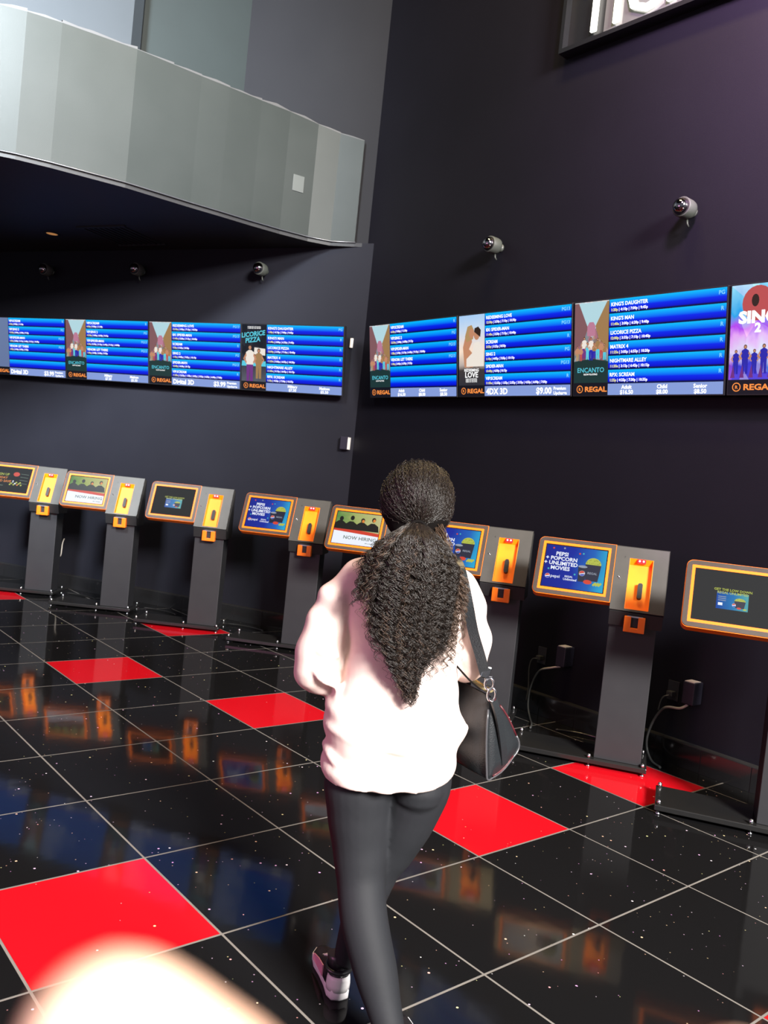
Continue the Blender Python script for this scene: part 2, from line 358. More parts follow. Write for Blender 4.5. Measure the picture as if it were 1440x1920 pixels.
# ---------------------------------------------------------------- floor-standing ticket kiosks
FX = Vector((1, 0, 0)); FU = Vector((0, 0.17, 0.355)).normalized(); FN = FX.cross(FU)
FACE = frame_M(Vector((0, -0.04, 0.93)), FX, FU, FN)
def kiosk(loc, ang, content, number):
    t = thing('ticket_kiosk', (loc[0], loc[1], 0), R(ang))
    bm = bmesh.new(); box(bm, -0.02, 0.752, -0.02, 0.303, 0.022, 0.05, bev=0.004); obj('base_plate', bm, M_kbase, t)
    for (x, y) in ((0.0, 0.0), (0.0, 0.283), (0.43, 0.0), (0.73, 0.0), (0.73, 0.283)):
        bm = bmesh.new()
        lathe(bm, [(0.014, 0), (0.014, 0.008), (0.006, 0.012), (0.006, 0.05), (0.011, 0.052), (0.012, 0.062), (0.008, 0.072), (0.003, 0.075)], Matrix.Translation((x, y, 0)), 10)
        obj('levelling_foot', bm, M_chrome, t)
    bm = bmesh.new(); box(bm, 0.455, 0.718, 0.02, 0.20, 0.05, 0.86, bev=0.003); obj('post', bm, M_kbody, t)
    # housing: wedge under and behind the sloping face
    bm = bmesh.new()
    prof = [(-0.012, 0.84), (-0.037, 0.922), (-0.030, 0.930), (0.012, 0.936), (0.165, 1.262), (0.20, 1.272), (0.215, 0.84)]
    Mh = frame_M(Vector((0.452, 0, 0)), Vector((0, 1, 0)), Vector((0, 0, 1)), Vector((1, 0, 0)))
    prism(bm, prof, 0.0, 0.292, Mh); hs = obj('housing', bm, M_kbox, t)
    # face panel with recess opening
    px0, px1, pv0, pv1 = 0.530, 0.662, 0.012, 0.322
    bm = bmesh.new()
    for (a, b, c, d) in ((0.45, px0, 0, 0.394), (px1, 0.747, 0, 0.394), (px0, px1, 0, pv0), (px0, px1, pv1, 0.394)):
        box(bm, a, b, c, d, -0.002, 0.006, FACE)
    box(bm, 0.45, 0.747, 0.39, 0.394, -0.05, 0.006, FACE); box(bm, 0.743, 0.747, 0.0, 0.394, -0.05, 0.006, FACE)
    fp = obj('face_panel', bm, M_kpanel, t)
    bm = bmesh.new(); put_text(bm, number, 0.497, 0.318, 0.018, FACE @ Matrix.Translation((0, 0, 0.0068))); obj('unit_number', bm, M_kbox, fp)
    bm = bmesh.new(); lathe(bm, [(0.0055, 0), (0.0055, 0.003), (0.003, 0.004)], FACE @ Matrix.Translation((0.478, 0.20, 0.006)), 10)
    lathe(bm, [(0.004, 0), (0.004, 0.003), (0.002, 0.004)], FACE @ Matrix.Translation((0.486, 0.192, 0.006)), 10); obj('lock', bm, M_chrome, fp)
    # card reader recess
    bm = bmesh.new()
    dz = -0.028
    box(bm, px0, px1, pv0, pv1, dz - 0.003, dz, FACE)
    box(bm, px0, px0 + 0.003, pv0, pv1, dz, 0.0068, FACE); box(bm, px1 - 0.003, px1, pv0, pv1, dz, 0.0068, FACE)
    box(bm, px0, px1, pv0, pv0 + 0.003, dz, 0.0068, FACE)
    vs = [(px0, pv1 - 0.028, dz), (px1, pv1 - 0.028, dz), (px1, pv1, 0.0068), (px0, pv1, 0.0068)]; poly(bm, vs, FACE)
    rc = obj('reader_recess', bm, M_pad, t, label='amber recessed card reader panel')
    bm = bmesh.new(); prism(bm, rrect(0.590, 0.617, 0.085, 0.178, (0.012,) * 4), dz, dz + 0.030, FACE); obj('card_reader', bm, M_kbody, rc)
    bm = bmesh.new(); prism(bm, rrect(0.598, 0.609, 0.092, 0.171, (0.004,) * 4), dz + 0.030, dz + 0.0305, FACE); obj('card_slot', bm, M_kbox, rc)
    bm = bmesh.new(); prism(bm, rrect(0.572, 0.620, pv1 - 0.024, pv1 - 0.002, (0.004,) * 4), -0.010, 0.0075, FACE); obj('indicator_lens', bm, M_led, rc)
    for x in (0.585, 0.607):
        bm = bmesh.new(); lathe(bm, [(0.0055, 0), (0.0055, 0.002), (0.003, 0.004)], FACE @ Matrix.Translation((x, pv1 - 0.013, 0.0075)), 10); obj('red_led', bm, M_ledw, rc)
    # receipt chute on the front of the housing
    bm = bmesh.new(); x0, x1, z0, z1, y0 = 0.537, 0.652, 0.815, 0.905, -0.055
    box(bm, x0, x0 + 0.038, y0, -0.012, z0, z1, bev=0.004); box(bm, x1 - 0.038, x1, y0, -0.012, z0, z1, bev=0.004)
    box(bm, x0 + 0.036, x1 - 0.036, y0, -0.012, z0, z0 + 0.026, bev=0.003)
    ch = obj('receipt_chute', bm, M_orange, t)
    bm = bmesh.new(); box(bm, x0 + 0.038, x1 - 0.038, y0 + 0.02, -0.012, z0 + 0.026, z1 - 0.006); obj('chute_mouth', bm, M_kbox, ch)
    bm = bmesh.new(); box(bm, x0 + 0.014, x1 - 0.014, y0 + 0.003, -0.02, z1 - 0.005, z1 + 0.003); obj('tear_bar', bm, M_trim, ch)
    # screen module
    v0, v1 = 0.036, 0.396
    sm = thing('screen_module', (0, 0, 0)); sm.parent = t
    bm = bmesh.new(); prism(bm, rrect(0.0, 0.449, v0, v1, (0.035, 0.002, 0.002, 0.035), 8), -0.052, 0.004, FACE); obj('module_shell', bm, M_orange, sm, label='orange sides of the screen module')
    # surround = rounded plate minus the display window, as a ring
    ox0, ox1, oy0, oy1 = 0.0035, 0.4455, v0 + 0.0035, v1 - 0.0035
    ix0, ix1, iy0, iy1 = 0.028, 0.421, v0 + 0.028, v1 - 0.028
    def ring(bm, outer, inn, w0, w1):
        n = len(outer)
        Ao = [bm.verts.new(FACE @ Vector((a, b, w1))) for a, b in outer]; Ai = [bm.verts.new(FACE @ Vector((a, b, w1))) for a, b in inn]
        Bo = [bm.verts.new(FACE @ Vector((a, b, w0))) for a, b in outer]; Bi = [bm.verts.new(FACE @ Vector((a, b, w0))) for a, b in inn]
        for i in range(n):
            j = (i + 1) % n
            bm.faces.new([Ao[i], Ao[j], Ai[j], Ai[i]]); bm.faces.new([Bo[j], Bo[i], Bi[i], Bi[j]])
            bm.faces.new([Ao[j], Ao[i], Bo[i], Bo[j]]); bm.faces.new([Ai[i], Ai[j], Bi[j], Bi[i]])
    bm = bmesh.new(); ring(bm, rrect(ox0, ox1, oy0, oy1, (0.032, 0.003, 0.003, 0.032), 6), rrect(ix0, ix1, iy0, iy1, (0.003,) * 4, 6), 0.004, 0.009); obj('surround', bm, M_brown, sm)
    bm = bmesh.new(); ring(bm, rrect(ix0, ix1, iy0, iy1, (0.003,) * 4, 2), rrect(ix0 + 0.015, ix1 - 0.015, iy0 + 0.015, iy1 - 0.015, (0.001,) * 4, 2), 0.004, 0.0085); obj('amber_bezel', bm, M_bezel, sm)
    dx0, dx1, dy0, dy1 = ix0 + 0.015, ix1 - 0.015, iy0 + 0.015, iy1 - 0.015
    bm = bmesh.new(); box(bm, dx0, dx1, dy0, dy1, 0.004, 0.0052, FACE); obj('display', bm, M_glassK, sm)
    content(sm, FACE @ Matrix.Translation((dx0 + 0.006, dy0 + 0.006, 0.0054)), dx1 - dx0 - 0.012, dy1 - dy0 - 0.012)
    return t
def disc(cx, cy, r, n=20, sy=1.0): return [(cx + r * math.cos(2 * PI * k / n), cy + r * sy * math.sin(2 * PI * k / n)) for k in range(n)]
def flat(bm, pts, M, d, mi=0): poly(bm, [(a, b, d) for a, b in pts], M, mi)
def grad_mat(name, stops, axis=1, lo=0.0, hi=1.0, s=1.0, noise=0.0, nscale=20, inv=None):
    """emissive picture: colour ramp along an axis of UV 'uv'"""
    M = mat(name, (0, 0, 0), 0.25, spec=0.4)
    uv = N(M, 'ShaderNodeUVMap'); uv.uv_map = 'uv'; sp = N(M, 'ShaderNodeSeparateXYZ'); L(M, uv.outputs[0], sp.inputs[0])
    v = sp.outputs[axis]
    if noise:
        nz = N(M, 'ShaderNodeTexNoise'); nz.inputs['Scale'].default_value = nscale; L(M, uv.outputs[0], nz.inputs['Vector'])
        ma = N(M, 'ShaderNodeMath', operation='MULTIPLY_ADD'); L(M, nz.outputs['Fac'], ma.inputs[0]); ma.inputs[1].default_value = noise; L(M, v, ma.inputs[2])
        sb = N(M, 'ShaderNodeMath', operation='SUBTRACT'); L(M, ma.outputs[0], sb.inputs[0]); sb.inputs[1].default_value = noise / 2; v = sb.outputs[0]
    r = N(M, 'ShaderNodeValToRGB'); cr_ = r.color_ramp
    while len(cr_.elements) < len(stops): cr_.elements.new(0.5)
    for e, (p_, c_) in zip(cr_.elements, stops): e.position = p_; e.color = (*c_, 1)
    L(M, v, r.inputs[0]); L(M, r.outputs[0], bsdf(M).inputs['Emission Color']); bsdf(M).inputs['Emission Strength'].default_value = s
    return M
def picture(name, M4, W, H, x0, x1, y0, y1, material, parent, d=0.0):
    bm = bmesh.new(); uvl = bm.loops.layers.uv.new('uv')
    f = poly(bm, ((x0, y0, d), (x1, y0, d), (x1, y1, d), (x0, y1, d)), M4)
    for l, c in zip(f.loops, ((0, 0), (1, 0), (1, 1), (0, 1))): l[uvl].uv = c
    return obj(name, bm, material, parent)
E_white = E_('screen_white', (0.85, 0.9, 1.0), 1.0); E_grey = E_('screen_grey', (0.35, 0.4, 0.5), 0.8)
E_green = E_('screen_yellow_green', (0.55, 0.62, 0.08), 0.8); E_dkblue = E_('screen_navy', (0.01, 0.015, 0.05), 0.8)
E_red = E_('screen_red', (0.8, 0.06, 0.03), 0.8); E_teal = E_('screen_teal', (0.05, 0.5, 0.6), 0.8); E_blue = E_('screen_blue', (0.02, 0.06, 0.6), 0.8)
E_black = E_('screen_black', (0.004, 0.006, 0.006), 1.0); E_ink = E_('screen_ink', (0.08, 0.12, 0.09), 1.0); E_org = E_('screen_orange', (0.8, 0.25, 0.04), 0.9)
M_ads = [E_white, E_grey, E_green, E_dkblue, E_red, E_teal, E_blue, E_black, E_ink, E_org, E_('popcorn_shade', (0.36, 0.42, 0.04), 0.8)]
pep_bg = grad_mat('cola_ad_blue', [(0.0, (0.01, 0.02, 0.30)), (0.45, (0.012, 0.03, 0.38)), (0.75, (0.02, 0.14, 0.55)), (1.0, (0.03, 0.42, 0.70))], axis=0, noise=0.35, nscale=1.5, s=0.9)
def cola_logo(bm, M, cx, cy, r):
    flat(bm, disc(cx, cy, r), M, 0.0006, 0)
    top = [(cx + r * .92 * math.cos(a), cy + r * .92 * math.sin(a)) for a in np.linspace(R(20), R(190), 14)] + [(cx, cy + r * 0.12)]
    flat(bm, top, M, 0.0008, 4)
    bot = [(cx + r * .92 * math.cos(a), cy + r * .92 * math.sin(a)) for a in np.linspace(R(215), R(350), 12)] + [(cx + r * .1, cy - r * 0.3)]
    flat(bm, bot, M, 0.0008, 6)
def bucket(bm, M, cx, cy, w, h):
    flat(bm, [(cx - w * .38, cy), (cx + w * .38, cy), (cx + w * .5, cy + h), (cx - w * .5, cy + h)], M, 0.0004, 3)
    dome = [(cx + w * .49 * math.cos(a), cy + h * .97 + h * .42 * math.sin(a)) for a in np.linspace(0, PI, 15)]
    flat(bm, dome, M, 0.00045, 2); rr = random.Random(5)
    for k in range(22):
        a = rr.uniform(-.42, .42); flat(bm, disc(cx + a * w, cy + h * (1.0 + rr.uniform(0, .36) * (1 - abs(a) * 1.4)), w * .035, 6), M, 0.0005 + k * 1e-6, 10)
def ad_cola(parent, M, W, H, s=1.0):
    picture('advert', M, W, H, 0, W, 0, H, pep_bg, parent)
    bm = bmesh.new()
    for k, t in enumerate(('PEPSI', '+ POPCORN', '+ UNLIMITED', 'MOVIES')):
        put_text(bm, t, W * .27, H * (.76 - k * .115), H * .125, M @ Matrix.Translation((0, 0, .001)), 'C', bold=0.03, mi=0)
    cola_logo(bm, M, W * .08, H * .25, H * .055)
    put_text(bm, 'pepsi', W * .13, H * .225, H * .10, M @ Matrix.Translation((0, 0, .001)), mi=0, bold=0.01)
    put_text(bm, 'REGAL', W * .36, H * .26, H * .06, M @ Matrix.Translation((0, 0, .001)), mi=0)
    put_text(bm, 'Unlimited', W * .34, H * .19, H * .075, M @ Matrix.Translation((0, 0, .001)), mi=0)
    bucket(bm, M, W * .80, H * .24, W * .26, H * .40)
    flat(bm, [(W * .58, H * .2), (W * .69, H * .2), (W * .71, H * .56), (W * .56, H * .56)], M, 0.0006, 3)
    flat(bm, disc(W * .635, H * .56, W * .075, 16, .3), M, 0.0007, 1); cola_logo(bm, M, W * .635, H * .40, H * .065)
    put_text(bm, 'REGAL', W * .80, H * .40, H * .07, M @ Matrix.Translation((0, 0, .001)), 'C', mi=1)
    flat(bm, disc(W * .74, H * .21, W * .07, 14, .55), M, 0.0009, 4)
    for k in range(9): flat(bm, disc(W * (.84 + .014 * k), H * (.16 + .02 * (k % 3)), W * .02, 7), M, 0.0009 + k * 1e-6, 2)
    for (a, b, c) in ((.56, .86, 4), (.62, .87, 5), (.12, .93, 4), (.30, .95, 1), (.08, .42, 5), (.52, .35, 5)): flat(bm, disc(W * a, H * b, W * .016, 10), M, 0.0006, c)
    obj('advert_artwork', bm, M_ads, parent)
def ad_hiring(parent, M, W, H):
    picture('advert', M, W, H, 0, W, H * .42, H, grad_mat('crew_backdrop', [(0, (0.12, 0.30, 0.08)), (0.4, (0.42, 0.50, 0.16)), (1, (0.65, 0.62, 0.30))], axis=0, noise=0.5, nscale=3, s=0.85), parent)
    bm = bmesh.new()
    flat(bm, [(0, 0), (W, 0), (W, H * .34), (0, H * .44)], M, 0.0003, 0)
    flat(bm, [(0, H * .40), (W, H * .32), (W, H * .42), (W * .5, H * .47), (0, H * .46)], M, 0.0005, 4)
    rr = random.Random(2)
    for k, cx in enumerate((.12, .36, .60, .84)):
        hh = .86 + .05 * (k % 2)
        flat(bm, [(W * (cx - .15), H * .46), (W * (cx + .15), H * .46), (W * (cx + .12), H * .64), (W * (cx + .03), H * .72), (W * (cx - .05), H * .72), (W * (cx - .12), H * .64)], M, 0.0006 + k * 1e-5, 7)
        flat(bm, disc(W * cx, H * (hh - .08), W * .045, 14, 1.25), M, 0.0008 + k * 1e-5, 7)
        if k > 1: flat(bm, disc(W * (cx + .01), H * (hh - .10), W * .03, 12, 1.2), M, 0.0010, 9)
    put_text(bm, 'NOW HIRING', W * .97, H * .16, H * .15, M @ Matrix.Translation((0, 0, .001)), 'R', mi=8, bold=0.01, wide=1.05)
    put_text(bm, 'ask a manager', W * .95, H * .07, H * .05, M @ Matrix.Translation((0, 0, .001)), 'R', mi=8)
    obj('advert_artwork', bm, M_ads, parent)
def ad_small(parent, M, W, H):
    x0, x1, y0, y1 = W * .30, W * .72, H * .26, H * .60
    picture('advert', M, W, H, x0, x1, y0, y1, grad_mat('popcorn_card', [(0, (0.01, 0.07, 0.40)), (0.5, (0.02, 0.20, 0.5)), (1, (0.10, 0.42, 0.45))], axis=0, noise=0.3, nscale=2, s=0.9), parent)
    bm = bmesh.new(); w = x1 - x0; h = y1 - y0; M2 = M @ Matrix.Translation((x0, y0, 0.0003))
    flat(bm, [(0, h * .82), (w, h * .82), (w, h * 1.18), (0, h * 1.18)], M, 0.0002, 3) if False else None
    put_text(bm, 'GET THE LOW DOWN', W * .51, H * .625, H * .066, M @ Matrix.Translation((0, 0, .001)), 'C', mi=2)
    put_text(bm, 'REGAL UNLIMITED', W * .51, H * .565, H * .066, M @ Matrix.Translation((0, 0, .001)), 'C', mi=2)
    bucket(bm, M2, w * .74, h * .14, w * .36, h * .42)
    for k in range(3): flat(bm, [(w * .05, h * (.70 - k * .11)), (w * .3, h * (.70 - k * .11)), (w * .3, h * (.74 - k * .11)), (w * .05, h * (.74 - k * .11))], M2, 0.0006, 1)
    flat(bm, [(w * .06, h * .2), (w * .2, h * .2), (w * .2, h * .36), (w * .06, h * .36)], M2, 0.0006, 0)
    cola_logo(bm, M2, w * .56, h * .30, h * .10); flat(bm, disc(w * .72, h * .14, w * .07, 12, .5), M2, 0.0012, 4)
    flat(bm, disc(w * .9, h * .10, w * .06, 10, .5), M2, 0.0012, 2)
    obj('advert_artwork', bm, M_ads, parent)
def ad_menu(parent, M, W, H):
    bm = bmesh.new(); M1 = M @ Matrix.Translation((0, 0, .0006))
    for k, t in enumerate(('SIGN UP', 'TODAY', 'AND SAVE')): put_text(bm, t, W * .04, H * (.66 - k * .14), H * .13, M1, mi=9 if k else 2)
    flat(bm, disc(W * .60, H * .74, W * .09, 16, .75), M, 0.0006, 4)
    for k in range(4): flat(bm, [(W * .72, H * (.76 - .13 * k)), (W * .95, H * (.745 - .13 * k)), (W * .95, H * (.765 - .13 * k)), (W * .72, H * (.78 - .13 * k))], M, 0.0006, 8)
    for k in range(10): flat(bm, disc(W * (.48 + .035 * k), H * (.30 + .05 * (k % 3)), W * .025, 8), M, 0.0006 + k * 1e-5, (2, 2, 1, 2, 0, 2, 9, 2, 2, 2)[k])
    flat(bm, disc(W * .55, H * .45, W * .02, 8), M, 0.0007, 0)
    flat(bm, [(W * .02, H * .22), (W * .3, H * .22), (W * .3, H * .25), (W * .02, H * .25)], M, 0.0006, 8)
    obj('advert_artwork', bm, M_ads, parent)
KG = 'self-service ticket kiosks along the walls'
KS = [((0.920, 6.060), -39.5, ad_menu, '1', 'orange and grey ticket kiosk cut off by the left edge of the photo'),
      ((1.332, 5.125), -40.5, ad_hiring, '2', 'orange and grey ticket kiosk second from the left, showing NOW HIRING'),
      ((1.780, 4.208), -42.5, ad_small, '3', 'orange and grey ticket kiosk third from the left, small blue card on dark screen'),
      ((2.232, 3.336), -48.5, ad_cola, '4', 'orange and grey ticket kiosk with popcorn advert, last clear of the woman on her left'),
      ((2.350, 2.250), -52.5, ad_hiring, '5', 'ticket kiosk half hidden by the hair of the woman, showing NOW HIRING'),
      ((2.376, 1.243), -55.0, ad_cola, '6', 'ticket kiosk with popcorn advert just behind the right shoulder of the woman'),
      ((2.448, 0.284), -57.0, ad_cola, '7', 'ticket kiosk with bright blue popcorn advert, clear of the handbag on its right'),
      ((2.423, -0.700), -58.8, ad_small, '8', 'nearest ticket kiosk, cut by the right edge, small blue card on dark screen')]
for loc, a, fn, num, lab in KS: tag(kiosk(loc, a, fn, num), lab, 'ticket kiosk', KG)

# ---------------------------------------------------------------- wall mounted showtime screens
SW, SH = 1.098, 0.628
row_mat = None
def rows_material(n=6, z0=0.0, z1=1.0):
    M = mat('showtime_rows', (0, 0, 0), 0.3, spec=0.3)
    uv = N(M, 'ShaderNodeUVMap'); uv.uv_map = 'uv'; sp = N(M, 'ShaderNodeSeparateXYZ'); L(M, uv.outputs[0], sp.inputs[0])
    mu = N(M, 'ShaderNodeMath', operation='MULTIPLY'); mu.inputs[1].default_value = n; L(M, sp.outputs[1], mu.inputs[0])
    fr = N(M, 'ShaderNodeMath', operation='FRACT'); L(M, mu.outputs[0], fr.inputs[0])
    r = N(M, 'ShaderNodeValToRGB'); st = [(0.0, (0.002, 0.004, 0.035)), (0.09, (0.001, 0.004, 0.07)), (0.17, (0.0, 0.004, 0.62)), (0.45, (0.0, 0.02, 0.85)), (0.62, (0.0, 0.18, 0.95)), (0.97, (0.0, 0.50, 0.98))]
    while len(r.color_ramp.elements) < len(st): r.color_ramp.elements.new(.5)
    for e, (p_, c_) in zip(r.color_ramp.elements, st): e.position = p_; e.color = (*c_, 1)
    L(M, fr.outputs[0], r.inputs[0]); L(M, r.outputs[0], bsdf(M).inputs['Emission Color']); bsdf(M).inputs['Emission Strength'].default_value = 1.0
    return M
M_rows = rows_material()
E_foot = E_('footer_lavender', (0.24, 0.34, 0.70), 1.0); E_txt = E_('caption_white', (1, 1, 1), 1.25); E_yel = E_('caption_yellow', (0.9, 0.85, 0.15), 1.1)
E_cy = E_('rating_cyan', (0.25, 0.7, 1.0), 1.0); E_logo = E_('logo_orange', (1.0, 0.30, 0.06), 1.0); E_strip = E_('logo_strip', (0.006, 0.006, 0.012), 1.0)
def vor_picture(name, stops, s=1.0, vs=9, mixf=0.5, pal=None, nz_=0.3):
    M = grad_mat(name, stops, axis=1, noise=nz_, nscale=4, s=s)
    vo = N(M, 'ShaderNodeTexVoronoi'); vo.inputs['Scale'].default_value = vs
    uv = [n for n in M.node_tree.nodes if n.type == 'UVMAP'][0]; L(M, uv.outputs[0], vo.inputs['Vector'])
    ramp = [n for n in M.node_tree.nodes if n.type == 'VALTORGB'][0]
    r2 = N(M, 'ShaderNodeValToRGB'); r2.color_ramp.interpolation = 'CONSTANT'
    while len(r2.color_ramp.elements) < len(pal): r2.color_ramp.elements.new(.5)
    for i, (e, c_) in enumerate(zip(r2.color_ramp.elements, pal)): e.position = i / len(pal); e.color = (*c_, 1)
    sp = N(M, 'ShaderNodeSeparateColor'); L(M, vo.outputs['Color'], sp.inputs[0]); L(M, sp.outputs[0], r2.inputs[0])
    mx = N(M, 'ShaderNodeMix', data_type='RGBA'); mx.inputs[0].default_value = mixf
    L(M, ramp.outputs[0], mx.inputs[6]); L(M, r2.outputs[0], mx.inputs[7]); L(M, mx.outputs[2], bsdf(M).inputs['Emission Color'])
    return M
P_village = vor_picture('poster_village', [(0, (0.01, 0.03, 0.03)), (.28, (0.02, 0.05, 0.05)), (.33, (0.20, 0.10, 0.12)), (.55, (0.35, 0.2, 0.2)), (.72, (0.30, 0.2, 0.25)), (.85, (0.5, 0.65, 0.75)), (1, (0.9, 0.95, 1.0))], 1.0, 11, .38, [(0.5, 0.1, 0.2), (0.05, 0.35, 0.4), (0.6, 0.4, 0.2), (0.1, 0.03, 0.1), (0.7, 0.7, 0.8), (0.1, 0.15, 0.08)])
P_couple = grad_mat('poster_dusk', [(0, (0.03, 0.03, 0.04)), (.22, (0.05, 0.04, 0.04)), (.30, (0.5, 0.42, 0.38)), (.5, (0.95, 0.75, 0.6)), (.75, (0.62, 0.72, 0.85)), (1, (0.40, 0.62, 0.92))], axis=1, noise=.12, nscale=3)
P_night = vor_picture('poster_night', [(0, (0.10, 0.11, 0.14)), (.2, (0.06, 0.06, 0.08)), (.3, (0.02, 0.05, 0.08)), (.45, (0.01, 0.012, 0.02)), (1, (0.006, 0.008, 0.016))], 1.0, 6, .12, [(0.02, 0.02, 0.03), (0.1, 0.1, 0.14), (0.0, 0.0, 0.0)], .1)
P_stage = vor_picture('poster_stage', [(0, (0.12, 0.05, 0.7)), (.15, (0.05, 0.02, 0.6)), (.3, (0.95, 0.8, 0.95)), (.45, (1.0, 0.45, 0.95)), (.55, (0.6, 0.05, 0.9)), (.7, (0.02, 0.45, 0.85)), (1, (0.35, 0.9, 1.0))], 1.0, 3, .22, [(1, 1, 1), (0.0, 0.1, 0.8), (0.9, 0.2, 0.9), (0.1, 0.7, 1.0)], .35)
P_pale = grad_mat('poster_blank', [(0, (0.13, 0.18, 0.34)), (1, (0.14, 0.20, 0.36))], axis=1)
PM = [E_txt, E_('skin_tone', (0.55, 0.25, 0.14), 1.0), E_('cream_cloth', (0.85, 0.78, 0.7), 1.0), E_('dark_hair_print', (0.03, 0.015, 0.01), 1.0), E_('purple_print', (0.16, 0.03, 0.22), 1.0), E_('tan_print', (0.35, 0.2, 0.08), 1.0), E_('cyan_print', (0.1, 0.6, 0.75), 1.0), E_('magenta_print', (0.8, 0.05, 0.75), 1.0), E_('navy_print', (0.02, 0.02, 0.4), 1.0), E_('gold_hair_print', (0.45, 0.28, 0.12), 1.0), E_('rust_print', (0.5, 0.08, 0.08), 1.0), E_('pale_sky_print', (0.45, 0.68, 0.75), 1.0), E_('dusty_pink_print', (0.5, 0.2, 0.3), 1.0), E_('dark_forest_print', (0.01, 0.035, 0.035), 1.0), E_('brick_print', (0.22, 0.10, 0.11), 1.0)]
def figure(bm, M, cx, z0, h, top, bottom, d=0.0006):
    hw = h * .13
    flat(bm, [(cx - hw * .8, z0), (cx - hw * .15, z0), (cx, z0 + h * .40), (cx + hw * .15, z0), (cx + hw * .8, z0), (cx + hw * .85, z0 + h * .5), (cx - hw * .85, z0 + h * .5)], M, d, bottom)
    flat(bm, [(cx - hw * .85, z0 + h * .46), (cx + hw * .85, z0 + h * .46), (cx + hw * 1.1, z0 + h * .62), (cx + hw * 1.0, z0 + h * .80), (cx + hw * .3, z0 + h * .86), (cx - hw * .3, z0 + h * .86), (cx - hw * 1.0, z0 + h * .80), (cx - hw * 1.1, z0 + h * .62)], M, d + 1e-4, top)
    for s in (-1, 1): flat(bm, [(cx + s * hw * 1.0, z0 + h * .78), (cx + s * hw * 1.7, z0 + h * .62), (cx + s * hw * .9, z0 + h * .48), (cx + s * hw * .8, z0 + h * .54), (cx + s * hw * 1.3, z0 + h * .62), (cx + s * hw * .85, z0 + h * .70)][::s], M, d + 2e-4, 1)
    flat(bm, disc(cx, z0 + h * .93, h * .062, 14, 1.2), M, d + 3e-4, 3); flat(bm, disc(cx, z0 + h * .925, h * .045, 14, 1.15), M, d + 4e-4, 1)
